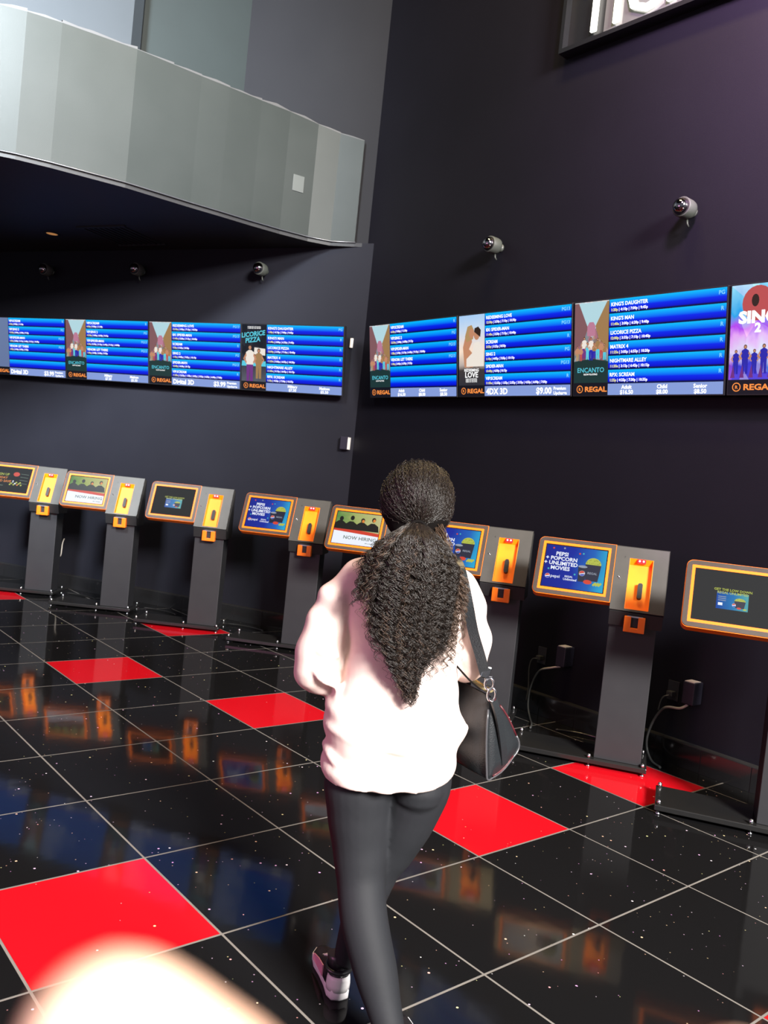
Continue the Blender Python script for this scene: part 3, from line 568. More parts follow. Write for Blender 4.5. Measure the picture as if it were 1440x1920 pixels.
def menu(origin, xdir, tilt, poster, rows, foot, label, times_y=True):
    xdir = Vector(xdir).normalized()
    t = thing('showtime_screen', origin, math.atan2(xdir.y, xdir.x)); t.rotation_euler = (tilt, 0, math.atan2(xdir.y, xdir.x))
    FM = frame_M(Vector((0, 0, 0)), Vector((1, 0, 0)), Vector((0, 0, 1)), Vector((0, -1, 0)))     # x, z, out of the screen
    bm = bmesh.new(); box(bm, 0, SW, 0, 0.045, 0, SH, bev=0.003); obj('casing', bm, M_tvbody, t)
    bm = bmesh.new(); box(bm, SW * .3, SW * .7, 0.045, 0.085, SH * .25, SH * .75); box(bm, SW * .25, SW * .75, 0.085, 0.095, SH * .3, SH * .38); obj('wall_bracket', bm, M_tvbody, t)
    D = FM @ Matrix.Translation((0, 0, 0.0008)); b = 0.009
    px = 0.285; fz = 0.082
    picture('listing', D, 0, 0, px, SW - b, fz, SH - b, M_rows, t)
    picture('price_bar', D, 0, 0, px, SW - b, b, fz, E_foot, t)
    PX0, PX1, PZ0, PZ1 = b, px - 0.004, 0.090, SH - b
    pt = {'village': P_village, 'couple': P_couple, 'night': P_night, 'stage': P_stage, 'blank': P_pale}[poster]
    pic = picture('poster', D, 0, 0, PX0, PX1, PZ0, PZ1, pt, t)
    picture('logo_strip', D, 0, 0, PX0, PX1, b, PZ0 - 0.002, E_strip, t)
    # logo
    bm = bmesh.new(); M1 = D @ Matrix.Translation((0, 0, 0.0008)); cx, cz, r0 = 0.060, 0.048, 0.026
    hexo = [(cx + r0 * math.cos(a), cz + r0 * math.sin(a)) for a in np.linspace(0, 2 * PI, 17)[:-1]]; hexi = [(cx + r0 * .78 * math.cos(a), cz + r0 * .78 * math.sin(a)) for a in np.linspace(0, 2 * PI, 17)[:-1]]
    for k in range(16): j = (k + 1) % 16; flat(bm, [hexo[k], hexo[j], hexi[j], hexi[k]], M1, 0)
    put_text(bm, 'R', cx, cz - r0 * .38, r0 * 1.05, M1, 'C', bold=0.03)
    put_text(bm, 'REGAL', 0.100, cz - 0.016, 0.046, M1, bold=0.035, wide=1.28)
    obj('logo', bm, E_logo, t)
    # poster artwork
    bm = bmesh.new(); W = PX1 - PX0; H = PZ1 - PZ0; MP = D @ Matrix.Translation((PX0, PZ0, 0)); MT = MP @ Matrix.Translation((0, 0, .0016))
    if poster == 'village':
        flat(bm, [(W * .38, H * .66), (W * .62, H * .66), (W * .98, H * .99), (W * .12, H * .99)], MP, .0003, 11)
        flat(bm, [(0, H * .40), (W * .30, H * .55), (W * .40, H * .68), (W * .12, H * .99), (0, H * .99)], MP, .0004, 14)
        flat(bm, [(W, H * .40), (W * .72, H * .55), (W * .62, H * .70), (W * .95, H * .99), (W, H * .99)], MP, .0004, 5)
        flat(bm, [(W * .38, H * .58), (W * .62, H * .58), (W * .62, H * .70), (W * .56, H * .75), (W * .44, H * .75), (W * .38, H * .70)], MP, .0006, 12)
        flat(bm, [(0, 0), (W, 0), (W, H * .26), (W * .5, H * .30), (0, H * .27)], MP, .0005, 13)
        rr = random.Random(4)
        for k in range(9): figure(bm, MP, W * (.10 + .10 * k), H * (.27 + .04 * rr.random()), H * (.17 + .12 * rr.random()), rr.choice((2, 6, 5, 1, 12)), rr.choice((6, 4, 8, 9, 10)), 0.0006 + k * 4e-5)
        put_text(bm, 'ENCANTO', W * .5, H * .13, H * .085, MT, 'C', bold=0.01, mi=6); put_text(bm, 'NOW PLAYING', W * .5, H * .095, H * .03, MT, 'C', mi=0)
    elif poster == 'couple':
        flat(bm, [(W * .22, H * .26), (W * .55, H * .26), (W * .62, H * .42), (W * .40, H * .52), (W * .52, H * .62), (W * .46, H * .76), (W * .28, H * .74), (W * .16, H * .55)], MP, .0006, 1)
        flat(bm, [(W * .30, H * .62), (W * .56, H * .66), (W * .60, H * .78), (W * .50, H * .86), (W * .34, H * .84), (W * .24, H * .70)], MP, .0008, 9)
        flat(bm, disc(W * .50, H * .74, W * .10, 14, 1.3), MP, .0010, 1)
        flat(bm, [(W * .30, H * .27), (W * .98, H * .27), (W * .96, H * .50), (W * .78, H * .62), (W * .60, H * .60), (W * .52, H * .46), (W * .30, H * .38)], MP, .0011, 2)
        flat(bm, disc(W * .70, H * .72, W * .115, 14, 1.3), MP, .0012, 1)
        flat(bm, [(W * .60, H * .76), (W * .84, H * .68), (W * .86, H * .78), (W * .76, H * .83), (W * .62, H * .81)], MP, .0014, 3)
        put_text(bm, 'REDEEMING', W * .5, H * .20, H * .055, MT, 'C'); put_text(bm, 'LOVE', W * .5, H * .115, H * .11, MT, 'C', bold=0.02)
        for k in range(3): put_text(bm, 'BASED ON THE NOVEL', W * .5, H * (.085 - .02 * k), H * .022, MT, 'C')
    elif poster == 'night':
        for k in range(2): put_text(bm, 'A FILM FOR THIS WINTER', W * .5, H * (.95 - .025 * k), H * .024, MT, 'C')
        put_text(bm, 'LICORICE', W * .16, H * .76, H * .115, MT @ Matrix.Rotation(0.12, 4, 'Z'), mi=6, bold=0.03, slant=.15); put_text(bm, 'PIZZA', W * .30, H * .66, H * .115, MT @ Matrix.Rotation(0.12, 4, 'Z'), mi=6, bold=0.03, slant=.15)
        flat(bm, [(W * .5, H * .48), (W * .96, H * .46), (W * .96, H * .58), (W * .52, H * .60)], MP, .0004, 2)
        flat(bm, [(W * .0, H * .27), (W * 1.0, H * .27), (W * .98, H * .36), (W * .02, H * .36)], MP, .0004, 6)
        figure(bm, MP, W * .70, H * .05, H * .53, 5, 5, .0007); figure(bm, MP, W * .34, H * .0, H * .64, 2, 4, .0013)
    elif poster == 'stage':
        flat(bm, disc(W * .58, H * .80, W * .34, 22, 1.05), MP, .0004, 10); flat(bm, disc(W * .52, H * .83, W * .08, 14, 1.6), MP, .0006, 3)
        put_text(bm, 'SING', W * .60, H * .60, H * .17, MT, 'C', bold=0.05, wide=1.15); put_text(bm, '2', W * .60, H * .50, H * .13, MT, 'C', bold=0.05, mi=0)
        for k in range(5): figure(bm, MP, W * (.15 + .2 * k), H * .06, H * (.26 + .05 * (k % 2)), 8, 8, .0006 + k * 5e-5)
        for k in range(5): flat(bm, [(W * (.04 + .2 * k), H * .02), (W * (.14 + .2 * k), H * .02), (W * (.10 + .2 * k), H * .16)], MP, .0014, 4)
    if len(bm.faces): obj('poster_artwork', bm, PM, pic)
    else: bm.free()
    # captions: one part per listing, one per price text
    MT = D @ Matrix.Translation((0, 0, .0012)); rh = (SH - b - fz) / 6
    for k, (ttl, times, rate) in enumerate(rows):
        bm = bmesh.new(); zt = SH - b - k * rh
        put_text(bm, ttl, px + .012, zt - rh * .48, rh * .37, MT, bold=0.025, wide=.95)
        tt = times.split(' | '); put_text(bm, tt[0], px + .012, zt - rh * .83, rh * .27, MT, bold=0.03, mi=1 if times_y else 0)
        V, F = text_verts(tt[0], 0.03); w0 = max(v[0] for v in V) * rh * .27
        if len(tt) > 1: put_text(bm, '| ' + ' | '.join(tt[1:]), px + .018 + w0, zt - rh * .83, rh * .27, MT, bold=0.03)
        put_text(bm, rate, SW - b - .012, zt - rh * .42, rh * .36, MT, 'R', mi=2)
        obj('listing_text', bm, [E_txt, E_yel, E_cy], t)
    for (s, x, z, size, al) in foot:
        bm = bmesh.new(); put_text(bm, s, px + (SW - b - px) * x, z, size, MT, al, bold=0.035); obj('price_text', bm, E_txt, t)
    tag(t, label, 'screen', 'showtime screens on the wall')
VIP = [('VIP:SCREAM', '6:20p | 9:00p | 11:30p', 'R'), ('VIP:SING 2', '12:20p | 3:00p | 6:00p | 9:15p', 'PG'), ('VIP:SPIDER-MAN', '1:20p | 2:30p | 5:10p | 6:40p | 9:10p | 10:00p', 'PG13'), ('VENOM: LET THERE', '1:30p | 3:40p | 6:30p | 9:35p', 'PG13')]
LOV = [('REDEEMING LOVE', '12:30p | 3:50p | 7:10p | 10:30p', 'PG13'), ('8X: SPIDER-MAN', '11:45a | 3:20p | 7:15p | 10:40p', 'PG13'), ('SCREAM', '3:25p | 5:25p | 8:50p', 'R'), ('SING 2', '1:10p | 4:05p | 7:05p | 10:10p', 'PG'), ('SPIDER-MAN', '12:40p | 4:30p | 8:15p', 'PG13'), ('VIP:SCREAM', '11:55a | 12:55p | 1:55p | 2:55p | 3:55p | 4:55p | 6:00p | 7:00p', 'R')]
KNG = [("KING'S DAUGHTER", '1:20p | 4:10p | 7:00p | 9:45p', 'PG'), ("KING'S MAN", '11:40a | 3:00p | 6:20p | 9:40p', 'R'), ('LICORICE PIZZA', '12:00p | 3:35p | 7:10p | 10:40p', 'R'), ('MATRIX 4', '11:25a | 3:05p | 6:55p | 10:20p', 'R'), ('NIGHTMARE ALLEY', '11:35a | 3:15p | 6:45p | 10:15p', 'R'), ('RPX: SCREAM', '1:25p | 4:25p | 7:30p | 10:35p', 'R')]
def prices(items): 
    out = []
    for x, a, b_ in items: out += [(a, x, .048, .034, 'C'), (b_, x, .015, .036, 'C')]
    return out
f_acs = prices([(.18, 'Adult', '$16.50'), (.5, 'Child', '$8.00'), (.82, 'Senior', '$8.50')]); f_mil = prices([(.36, 'Military', '$7.50'), (.78, 'Matinee', '$5.50')])
def prem(a, c): return [(a, .02, .022, .062, 'L'), (c, .80, .022, .062, 'R'), ('Premium', .82, .048, .030, 'L'), ('Upcharge', .82, .016, .030, 'L')]
TL = R(8.6)
lx = -U
for k, (po, rows, ft, lab) in enumerate([
        ('night', KNG, f_mil, 'showtime screen at the right end of the left wall, with LICORICE PIZZA poster'),
        ('village', LOV, prem('Digital 3D', '$3.99'), 'showtime screen beside the LICORICE PIZZA one, colourful poster and Digital 3D price bar'),
        ('village', VIP, f_mil, 'showtime screen with four listings and colourful poster on the left wall'),
        ('blank', VIP, prem('Digital 3D', '$3.99'), 'showtime screen cut by the left edge of the photo, blank poster area')]):
    right_s = 0.104 + 1.100 * k
    menu(onL(right_s + SW + 0.004, 0.11, 2.228), lx, TL, po, rows, ft, lab)
for k, (po, rows, ft, lab) in enumerate([
        ('village', VIP, f_acs, 'showtime screen nearest the corner on the right wall, four listings'),
        ('couple', LOV, prem('4DX 3D', '$9.00'), 'showtime screen with REDEEMING LOVE poster and $9.00 price bar'),
        ('village', KNG, f_acs, "showtime screen headed KING'S DAUGHTER with a colourful poster on the right wall"),
        ('stage', LOV, f_acs, 'showtime screen cut by the right edge of the photo, pink and blue SING 2 poster')]):
    menu(Vector((3.205, 2.966 - 1.110 * k, 2.220)), (0, -1, 0), TL, po, rows, ft, lab)

# ---------------------------------------------------------------- wall spot lamps
M_lamp = mottle(mat('lamp_grey_enamel', (0.15, 0.155, 0.14), 0.5), (0.050, 0.056, 0.048), (0.06, 0.066, 0.058), 20)
def wall_lamp(P, n, lab):
    n = Vector(n).normalized(); a = (n + Vector((0, 0, 0.0))).normalized()
    t = thing('wall_spot_lamp', P, math.atan2(n.y, n.x))
    X = Matrix.Rotation(PI / 2, 4, 'Y')          # lathe z -> local +x (out of the wall)
    bm = bmesh.new(); lathe(bm, [(0.03, 0), (0.03, 0.012), (0.016, 0.016), (0.016, 0.05)], X, 16); obj('wall_mount', bm, M_lamp, t)
    bm = bmesh.new(); lathe(bm, [(0.05, 0.045), (0.058, 0.052), (0.061, 0.07), (0.061, 0.135), (0.057, 0.14), (0.05, 0.136)], X, 28); obj('barrel', bm, M_lamp, t)
    bm = bmesh.new(); lathe(bm, [(0.052, 0.128), (0.050, 0.150), (0.040, 0.170), (0.024, 0.182), (0.006, 0.187)], X, 24); obj('lens', bm, mat('dark_mirror_lens', (0.28, 0.26, 0.28), 0.08, 1.0), t)
    bm = bmesh.new(); tube(bm, [(0.06, 0, -0.055), (0.062, 0.006, -0.085), (0.045, 0.006, -0.10)], 0.006, 8); obj('bracket_arm', bm, M_lamp, t)
    tag(t, lab, 'lamp', 'grey wall spot lamps above the screens')
wall_lamp((WR, 1.66, 3.375), (-1, 0, 0), 'grey spot lamp on the right wall above the REDEEMING LOVE screen')
wall_lamp((WR, 0.05, 3.372), (-1, 0, 0), 'largest grey spot lamp, high on the right wall near the right edge')
for s, lab in ((1.12, 'grey spot lamp on the left wall nearest the corner'), (2.60, 'middle of the three dim spot lamps on the left wall'), (3.84, 'dim spot lamp on the left wall nearest the left edge, below the amber downlight')):
    q = onL(s, 0, 3.385); wall_lamp(q, NL, lab)

# ---------------------------------------------------------------- TICKETS sign
t = tag(thing('tickets_sign', (WR, 1.21, 4.66)), 'black framed sign with glowing white TICKETS lettering at the top right', 'sign')
SM = frame_M(Vector((0, 0, 0)), Vector((0, -1, 0)), Vector((0, 0, 1)), Vector((-1, 0, 0)))
LSN = 2.15; HS = 0.78
bm = bmesh.new(); prism(bm, [(0, 0), (LSN, 0), (LSN, HS), (0, HS)], 0.0, 0.045, SM)
for (a, b_, c, d) in ((0, LSN, 0, 0.03), (0, LSN, HS - 0.03, HS), (0, 0.03, 0.03, HS - .03), (LSN - .03, LSN, .03, HS - .03)): prism(bm, [(a, c), (b_, c), (b_, d), (a, d)], 0.045, 0.10, SM)
obj('sign_box', bm, mat('sign_black', (0.005, 0.006, 0.007), 0.4), t)
bm = bmesh.new(); prism(bm, [(0.34, 0.035), (LSN - .035, 0.035), (LSN - .035, HS - .035), (0.34, HS - .035)], 0.045, 0.05, SM); obj('mirror_panel', bm, mat('pale_gloss_backing', (0.10, 0.11, 0.10), 0.15, 0.0, coat=1.0), t)  # pale base colour stands in for the bright reflection in the mirror
M_neon = E_('neon_white', (1.0, 0.96, 0.86), 5.0)
bm = bmesh.new(); put_text(bm, 'TICKETS', 0.135, 0.085, 0.50, SM @ Matrix.Translation((0, 0, 0.055)), bold=0.0, thick=0.02, wide=0.86); obj('glowing_letters', bm, M_neon, t)

# ---------------------------------------------------------------- small wall fittings and cords
def fitting(name, P, n, w_, h_, d_, M, lab, cat, grp=None, cap=None):
    n = Vector(n); x = Vector((0, 0, 1)).cross(n).normalized()
    t = thing(name, P, math.atan2(x.y, x.x))
    bm = bmesh.new(); box(bm, -w_ / 2, w_ / 2, -d_, 0, -h_ / 2, h_ / 2, bev=min(0.006, d_ * .3)); obj('body', bm, M, t)
    if cap: bm = bmesh.new(); box(bm, *cap); obj('face_plate', bm, M_plast, t)
    return tag(t, lab, cat, grp)
nR = Vector((-1, 0, 0))
fitting('junction_box', (WR, 0.60, 0.455), nR, 0.075, 0.135, 0.10, M_boxK, 'dark box on the wall right of the handbag, pale cord leaving it', 'electrical box', None, (-0.03, 0.03, -0.095, -0.02, 0.064, 0.071))
fitting('junction_box', (WR, -0.35, 0.455), nR, 0.075, 0.135, 0.10, M_boxK, 'dark box on the wall right of the kiosk with bright blue advert', 'electrical box', None, (-0.03, 0.03, -0.095, -0.02, 0.064, 0.071))
M_plate = mat('dark_outlet_plate', (0.012, 0.012, 0.014), 0.4)
for y, z, lab in ((0.83, 0.405, 'dark outlet plate on the wall just right of the handbag'), (-0.20, 0.425, 'dark outlet plate low on the wall, half behind the post of the bright blue kiosk')):
    t = fitting('outlet_plate', (WR, y, z), nR, 0.075, 0.12, 0.008, M_plate, lab, 'outlet')
    bm = bmesh.new(); box(bm, -0.02, 0.02, -0.05, -0.008, -0.03, 0.0, bev=0.004); obj('plug', bm, M_cordK, t)
fitting('wall_sensor', onL(0.075, 0, 1.81), NL, 0.085, 0.12, 0.05, M_boxK, 'small dark box with a pale edge on the left wall by the corner', 'sensor', None, (0.036, 0.044, -0.05, -0.005, -0.055, 0.055))
fitting('switch_plate', onL(0.12, 0, 2.73), NL, 0.03, 0.09, 0.02, M_plast, 'tiny pale plate beside the LICORICE PIZZA screen', 'switch')
def cord(name, pts, r, M, lab, seg=None):
    bm = bmesh.new(); P = catmull(pts, 8); tube(bm, P, r, 8)
    o = obj(name, bm, M); tag(o, lab, 'cord'); return o
def cord_mat(name):
    M = mat(name, (0.2, 0.2, 0.2), 0.45)
    tc = N(M, 'ShaderNodeTexCoord'); sp = N(M, 'ShaderNodeSeparateXYZ'); L(M, tc.outputs['Object'], sp.inputs[0])
    r = N(M, 'ShaderNodeValToRGB'); r.color_ramp.elements[0].position = 0.33; r.color_ramp.elements[0].color = (0.05, 0.055, 0.055, 1)
    r.color_ramp.elements[1].position = 0.35; r.color_ramp.elements[1].color = (0.42, 0.38, 0.32, 1); L(M, sp.outputs[2], r.inputs[0]); L(M, r.outputs[0], bsdf(M).inputs['Base Color']); return M
M_cd = cord_mat('two_tone_cord')
cord('power_cord', [(3.215, 0.60, 0.385), (3.20, 0.66, 0.365), (3.18, 0.75, 0.32), (3.16, 0.79, 0.20), (3.14, 0.78, 0.08), (3.10, 0.72, 0.012), (3.0, 0.62, 0.010), (2.92, 0.56, 0.01)], 0.0065, M_cd, 'cord curving from the dark box down to the floor right of the handbag')
cord('power_cord', [(3.255, 0.83, 0.385), (3.24, 0.87, 0.37), (3.23, 0.88, 0.30), (3.22, 0.86, 0.18), (3.2, 0.85, 0.08)], 0.005, M_cordK, 'thin dark cord hanging from the outlet plate right of the handbag')
cord('power_cord', [(3.215, -0.35, 0.385), (3.20, -0.31, 0.355), (3.19, -0.22, 0.335), (3.17, -0.17, 0.25), (3.15, -0.15, 0.14), (3.15, -0.16, 0.06), (3.12, -0.22, 0.012), (3.08, -0.30, 0.01)], 0.0075, M_cd, 'pale cord dropping to the floor right of the kiosk with bright blue advert')
cord('power_cord', [(3.255, -0.20, 0.40), (3.235, -0.175, 0.385), (3.225, -0.165, 0.35), (3.21, -0.165, 0.30)], 0.005, M_cordK, 'short dark cord from the outlet plate by the bright blue kiosk')
cord('power_cord', [onL(3.33, 0.02, 0.52), onL(3.32, 0.05, 0.47), onL(3.315, 0.06, 0.40), onL(3.33, 0.05, 0.34), onL(3.37, 0.04, 0.31)], 0.006, M_cord, 'short pale cord on the wall between the two leftmost kiosks')
for k, (x, y, a) in enumerate(((1.70, 5.75, -63), (2.15, 4.88, -62), (2.60, 4.02, -60), (3.05, 0.46, -62))):
    d = Vector((math.cos(R(a)), math.sin(R(a)), 0)); n = Vector((-d.y, d.x, 0))
    cord('floor_cable', [Vector((x, y, 0.012)), Vector((x, y, 0.012)) + d * .12 + n * .03, Vector((x, y, 0.012)) + d * .26 + n * .02, Vector((x, y, 0.012)) + d * .40 - n * .03], 0.008, M_kbase,
         ('glossy black cable on the floor behind the second kiosk from the left', 'glossy black cable on the floor between the second and third kiosks', 'glossy black cable on the floor between the third and fourth kiosks', 'glossy black cable on the floor behind the bright blue kiosk')[k])

# ---------------------------------------------------------------- the walking woman
def krad(v, k):
    v = [(a if hasattr(a, '__len__') else (a, a)) for a in v]; out = []
    for i in range(len(v) - 1):
        for j in range(k): t = j / k; t = t * t * (3 - 2 * t) * .5 + t * .5; out.append(tuple(v[i][q] * (1 - t) + v[i + 1][q] * t for q in (0, 1)))
    return out + [tuple(v[-1])]
P0 = Vector((0.1257, -1.2022, 0)); PA = R(-39.94)
def ring(cx, cy, cz, rx, ry, n=28, p=2.3, tx=0.0, ty=0.0, bulge=0.0):
    out = []
    for k in range(n):
        a = 2 * PI * k / n; c, s = math.cos(a), math.sin(a)
        x = rx * abs(c) ** (2 / p) * (1 if c >= 0 else -1); y = ry * abs(s) ** (2 / p) * (1 if s >= 0 else -1)
        if s < 0: y *= 1 + bulge
        out.append(Vector((cx + x, cy + y, cz + x * tx + y * ty)))
    return out
M_skin = mottle(mat('brown_skin', (0.28, 0.14, 0.085), 0.5), (0.25, 0.12, 0.075), (0.30, 0.155, 0.095), 8)
M_sweat = mottle(mat('pale_pink_fleece', (0.69, 0.54, 0.49), 0.9, spec=0.2), (0.68, 0.53, 0.48), (0.71, 0.565, 0.51), 6, 0.3, 700)
M_leg = mottle(mat('charcoal_leggings', (0.013, 0.014, 0.017), 0.7, spec=0.25), (0.012, 0.013, 0.0155), (0.0145, 0.0155, 0.0185), 9, 0.15, 900)
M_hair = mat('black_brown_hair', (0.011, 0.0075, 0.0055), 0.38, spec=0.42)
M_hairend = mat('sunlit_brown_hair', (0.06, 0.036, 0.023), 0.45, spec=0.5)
M_hcore = mat('dark_hair_mass', (0.003, 0.0022, 0.002), 0.8, spec=0.1)

# body: one continuous skinned surface (pelvis root, spine, head, arms, legs, fingers kept apart)
JP = {}; EDG = []; RAD = {}
def J(n, p, r, par=None): JP[n] = Vector(p); RAD[n] = r; (EDG.append((par, n)) if par else None)
J('pelvis', (0.0, 0.0, 0.84), 0.105); J('waist', (0.0, 0.0, 1.00), 0.09, 'pelvis'); J('chest', (0.0, 0.01, 1.18), 0.105, 'waist'); J('neck0', (0.0, 0.0, 1.33), 0.05, 'chest'); J('neck1', (0.0, 0.015, 1.39), 0.045, 'neck0')
for s, n in ((-1, 'l'), (1, 'r')):
    J('sh' + n, (s * 0.145, 0.0, 1.275), 0.045, 'chest')
HANDS = {'l': (Vector((-0.265, -0.005, 0.985)), Vector((-0.165, 0.19, 0.985))), 'r': (Vector((0.215, 0.015, 1.035)), Vector((0.155, 0.215, 1.055)))}
for n in 'lr':
    e, wv = HANDS[n]; J('el' + n, e, 0.036, 'sh' + n); J('wr' + n, wv, 0.024, 'el' + n)
    d = (wv - e).normalized(); side = Vector((0, 0, 1)); inw = (Vector((1, 0, 0)) if n == 'l' else Vector((-1, 0, 0)))
    d2 = (d + inw * 0.5).normalized()
    palm = wv + d2 * 0.045; J('pa' + n, palm, 0.022, 'wr' + n)
    for k in range(4):
        off = side * (0.027 - 0.018 * k); ln = (0.036, 0.042, 0.039, 0.030)[k]
        b0 = palm + d2 * 0.036 + off; b1 = b0 + d2 * ln + inw * 0.006; b2 = b1 + (d2 * 0.6 + inw).normalized() * ln * 0.7; b3 = b2 + (inw - d2 * 0.2).normalized() * ln * 0.55
        J('f%s%d0' % (n, k), b0, 0.0095, 'pa' + n); J('f%s%d1' % (n, k), b1, 0.0085, 'f%s%d0' % (n, k)); J('f%s%d2' % (n, k), b2, 0.008, 'f%s%d1' % (n, k)); J('f%s%d3' % (n, k), b3, 0.007, 'f%s%d2' % (n, k))
    t0 = palm + side * 0.022 + inw * 0.008; t1 = t0 + (side * 0.6 + d2 * 0.7 + inw * 0.4).normalized() * 0.038; t2 = t1 + (d2 + inw * 0.5).normalized() * 0.028
    J('t%s0' % n, t0, 0.011, 'pa' + n); J('t%s1' % n, t1, 0.0095, 't%s0' % n); J('t%s2' % n, t2, 0.008, 't%s1' % n)
LEGS = {'l': [(-0.080, -0.005, 0.78), (-0.060, -0.02, 0.44), (0.075, -0.20, 0.09), (0.085, -0.10, 0.035)], 'r': [(0.085, 0.01, 0.80), (0.040, 0.055, 0.46), (-0.062, 0.125, 0.10), (-0.115, 0.24, 0.03)]}
for n in 'lr':
    h_, k_, a_, f_ = LEGS[n]; J('hi' + n, h_, 0.075, 'pelvis'); J('kn' + n, k_, 0.048, 'hi' + n); J('an' + n, a_, 0.031, 'kn' + n); J('fo' + n, f_, 0.028, 'an' + n)
bm = bmesh.new(); V = {k: bm.verts.new(v) for k, v in JP.items()}
for a, b in EDG: bm.edges.new((V[a], V[b]))
me = bpy.data.meshes.new('skel'); bm.verts.index_update(); order = {k: V[k].index for k in JP}; bm.to_mesh(me); bm.free()
so = bpy.data.objects.new('skel', me); C.objects.link(so)
mod = so.modifiers.new('skin', 'SKIN'); mod.use_smooth_shade = True
for k, i in order.items():
    sv = me.skin_vertices[0].data[i]; sv.radius = (RAD[k], RAD[k]); sv.use_root = (k == 'pelvis')
ss = so.modifiers.new('sub', 'SUBSURF'); ss.levels = 2; ss.render_levels = 2
body0 = freeze(so, 'body_tmp')
# head as a shaped loft, joined to the body mesh
def head_build(bm):
    for (z, cx, cy, rx, ry) in (): pass
    rings = [(1.375, .02, .044, .050), (1.395, .035, .050, .062), (1.42, .035, .058, .078), (1.45, .03, .066, .090), (1.48, .022, .072, .096), (1.51, .018, .076, .098), (1.54, .014, .074, .094), (1.565, .010, .064, .080), (1.583, .008, .045, .056), (1.592, .006, .018, .022)]
    loft(bm, [ring(0, cy, z, rx, ry, 24, 2.1) for z, cy, rx, ry in rings])
    tube(bm, [(0, 0.115, 1.50), (0, 0.135, 1.475), (0, 0.125, 1.462)], [0.008, 0.012, 0.009], 8)       # nose
    tube(bm, [(-0.022, 0.108, 1.435), (0, 0.117, 1.437), (0.022, 0.108, 1.435)], [0.005, 0.008, 0.005], 8)  # lips
    for s in (-1, 1):
        tube(bm, [(s * 0.074, 0.025, 1.505), (s * 0.084, 0.012, 1.495), (s * 0.084, 0.012, 1.47), (s * 0.075, 0.022, 1.452)], [0.007, 0.011, 0.010, 0.006], 8)
    tube(bm, [(0, 0.01, 1.30), (0, 0.016, 1.36), (0, 0.02, 1.42)], [0.056, 0.048, 0.046], 16)
def body_build(bm):
    bm.from_mesh(body0.data); head_build(bm)
person = blob('person', body_build, 0.0045, M_skin, None, 2)
bpy.data.objects.remove(body0)
person.location = P0; person.rotation_euler = (0, 0, PA)
tag(person, 'woman seen from behind in pale pink sweatshirt and dark leggings, long curly ponytail, walking away', 'person')
# eyes
for s in (-1, 1):
    bm = bmesh.new(); lathe(bm, [(0.002, 0), (0.009, 0.002), (0.011, 0.006), (0.006, 0.011), (0.002, 0.012)], Matrix.Translation((s * 0.03, 0.098, 1.505)) @ Matrix.Rotation(-PI / 2, 4, 'X'), 12)
    obj('eye', bm, mat('eye_white', (0.7, 0.68, 0.65), 0.2), person)

# sweatshirt
def sweat_build(bm):
    def rg(cx, cy, z, rx, ry, tx=0.0, ty=0.0, b=0.0, p=2.4): return ring(cx, cy, z, rx, ry, 36, p, tx, ty, b)
    loft(bm, [rg(0.000, -.004, 0.728, .183, .134, 0.10, 0.05, .14), rg(0.000, -.004, 0.76, .187, .138, .10, .03, .14), rg(0.0, .0, 0.795, .183, .130, .06, 0, .08), rg(0.0, .0, 0.815, .186, .132, .02, 0, .08),
              rg(.000, 0, .845, .196, .140, 0, 0, .06), rg(.000, 0, .875, .201, .142, 0, 0, .04), rg(-.003, 0, .91, .196, .138), rg(.002, 0, .95, .170, .130), rg(.003, 0, 1.00, .158, .124), rg(.004, 0, 1.06, .154, .120), rg(.004, 0, 1.12, .158, .118), rg(.003, 0, 1.18, .164, .114), rg(0, 0, 1.23, .172, .102),
              rg(0.005, 0, 1.27, .160, .090), rg(.008, 0, 1.30, .125, .076), rg(.006, 0, 1.325, .090, .066), rg(0.002, 0, 1.345, .066, .058), rg(0, 0, 1.36, .058, .054, p=2)])
    # sleeves
    tube(bm, catmull([(-0.085, 0, 1.285), (-0.135, 0, 1.262), (-0.185, 0.0, 1.200), (-0.212, 0.0, 1.12), (-0.226, -0.005, 1.04), (-0.224, 0.02, 0.985), (-0.195, 0.10, 0.975), (-0.170, 0.175, 0.985)], 4),
         krad([0.05, 0.056, 0.060, 0.064, 0.067, 0.066, 0.055, 0.040], 4), 20)
    tube(bm, catmull([(0.085, 0, 1.285), (0.140, 0, 1.262), (0.172, 0.0, 1.205), (0.188, 0.0, 1.14), (0.190, 0.02, 1.075), (0.185, 0.06, 1.045), (0.165, 0.14, 1.045), (0.155, 0.205, 1.055)], 4),
         krad([0.05, 0.054, 0.052, 0.052, 0.052, 0.052, 0.046, 0.036], 4), 20)
    # slouch folds: soft rolls above the hem and inside the elbow
    def roll(pts, r): tube(bm, catmull(pts, 5), r, 10)
    roll([(-0.185, -0.03, 0.868), (-0.165, -0.085, 0.862), (-0.10, -0.122, 0.845), (-0.03, -0.137, 0.835), (0.05, -0.138, 0.842)], 0.016)
    roll([(-0.188, 0.0, 0.795), (-0.172, -0.07, 0.790), (-0.13, -0.112, 0.765), (-0.07, -0.132, 0.75)], 0.011)
    roll([(0.188, -0.02, 0.885), (0.165, -0.085, 0.875), (0.12, -0.115, 0.86)], 0.017)
    roll([(-0.150, -0.075, 0.925), (-0.165, -0.04, 0.945), (-0.17, 0.0, 0.955)], 0.014)
    roll([(-0.235, -0.055, 1.02), (-0.205, -0.072, 0.985), (-0.165, -0.05, 0.965)], 0.014); roll([(-0.255, -0.045, 1.09), (-0.215, -0.07, 1.06), (-0.17, -0.05, 1.05)], 0.012)
    roll([(-0.10, -0.118, 0.80), (0.0, -0.136, 0.792), (0.10, -0.128, 0.80), (0.16, -0.09, 0.82)], 0.010)
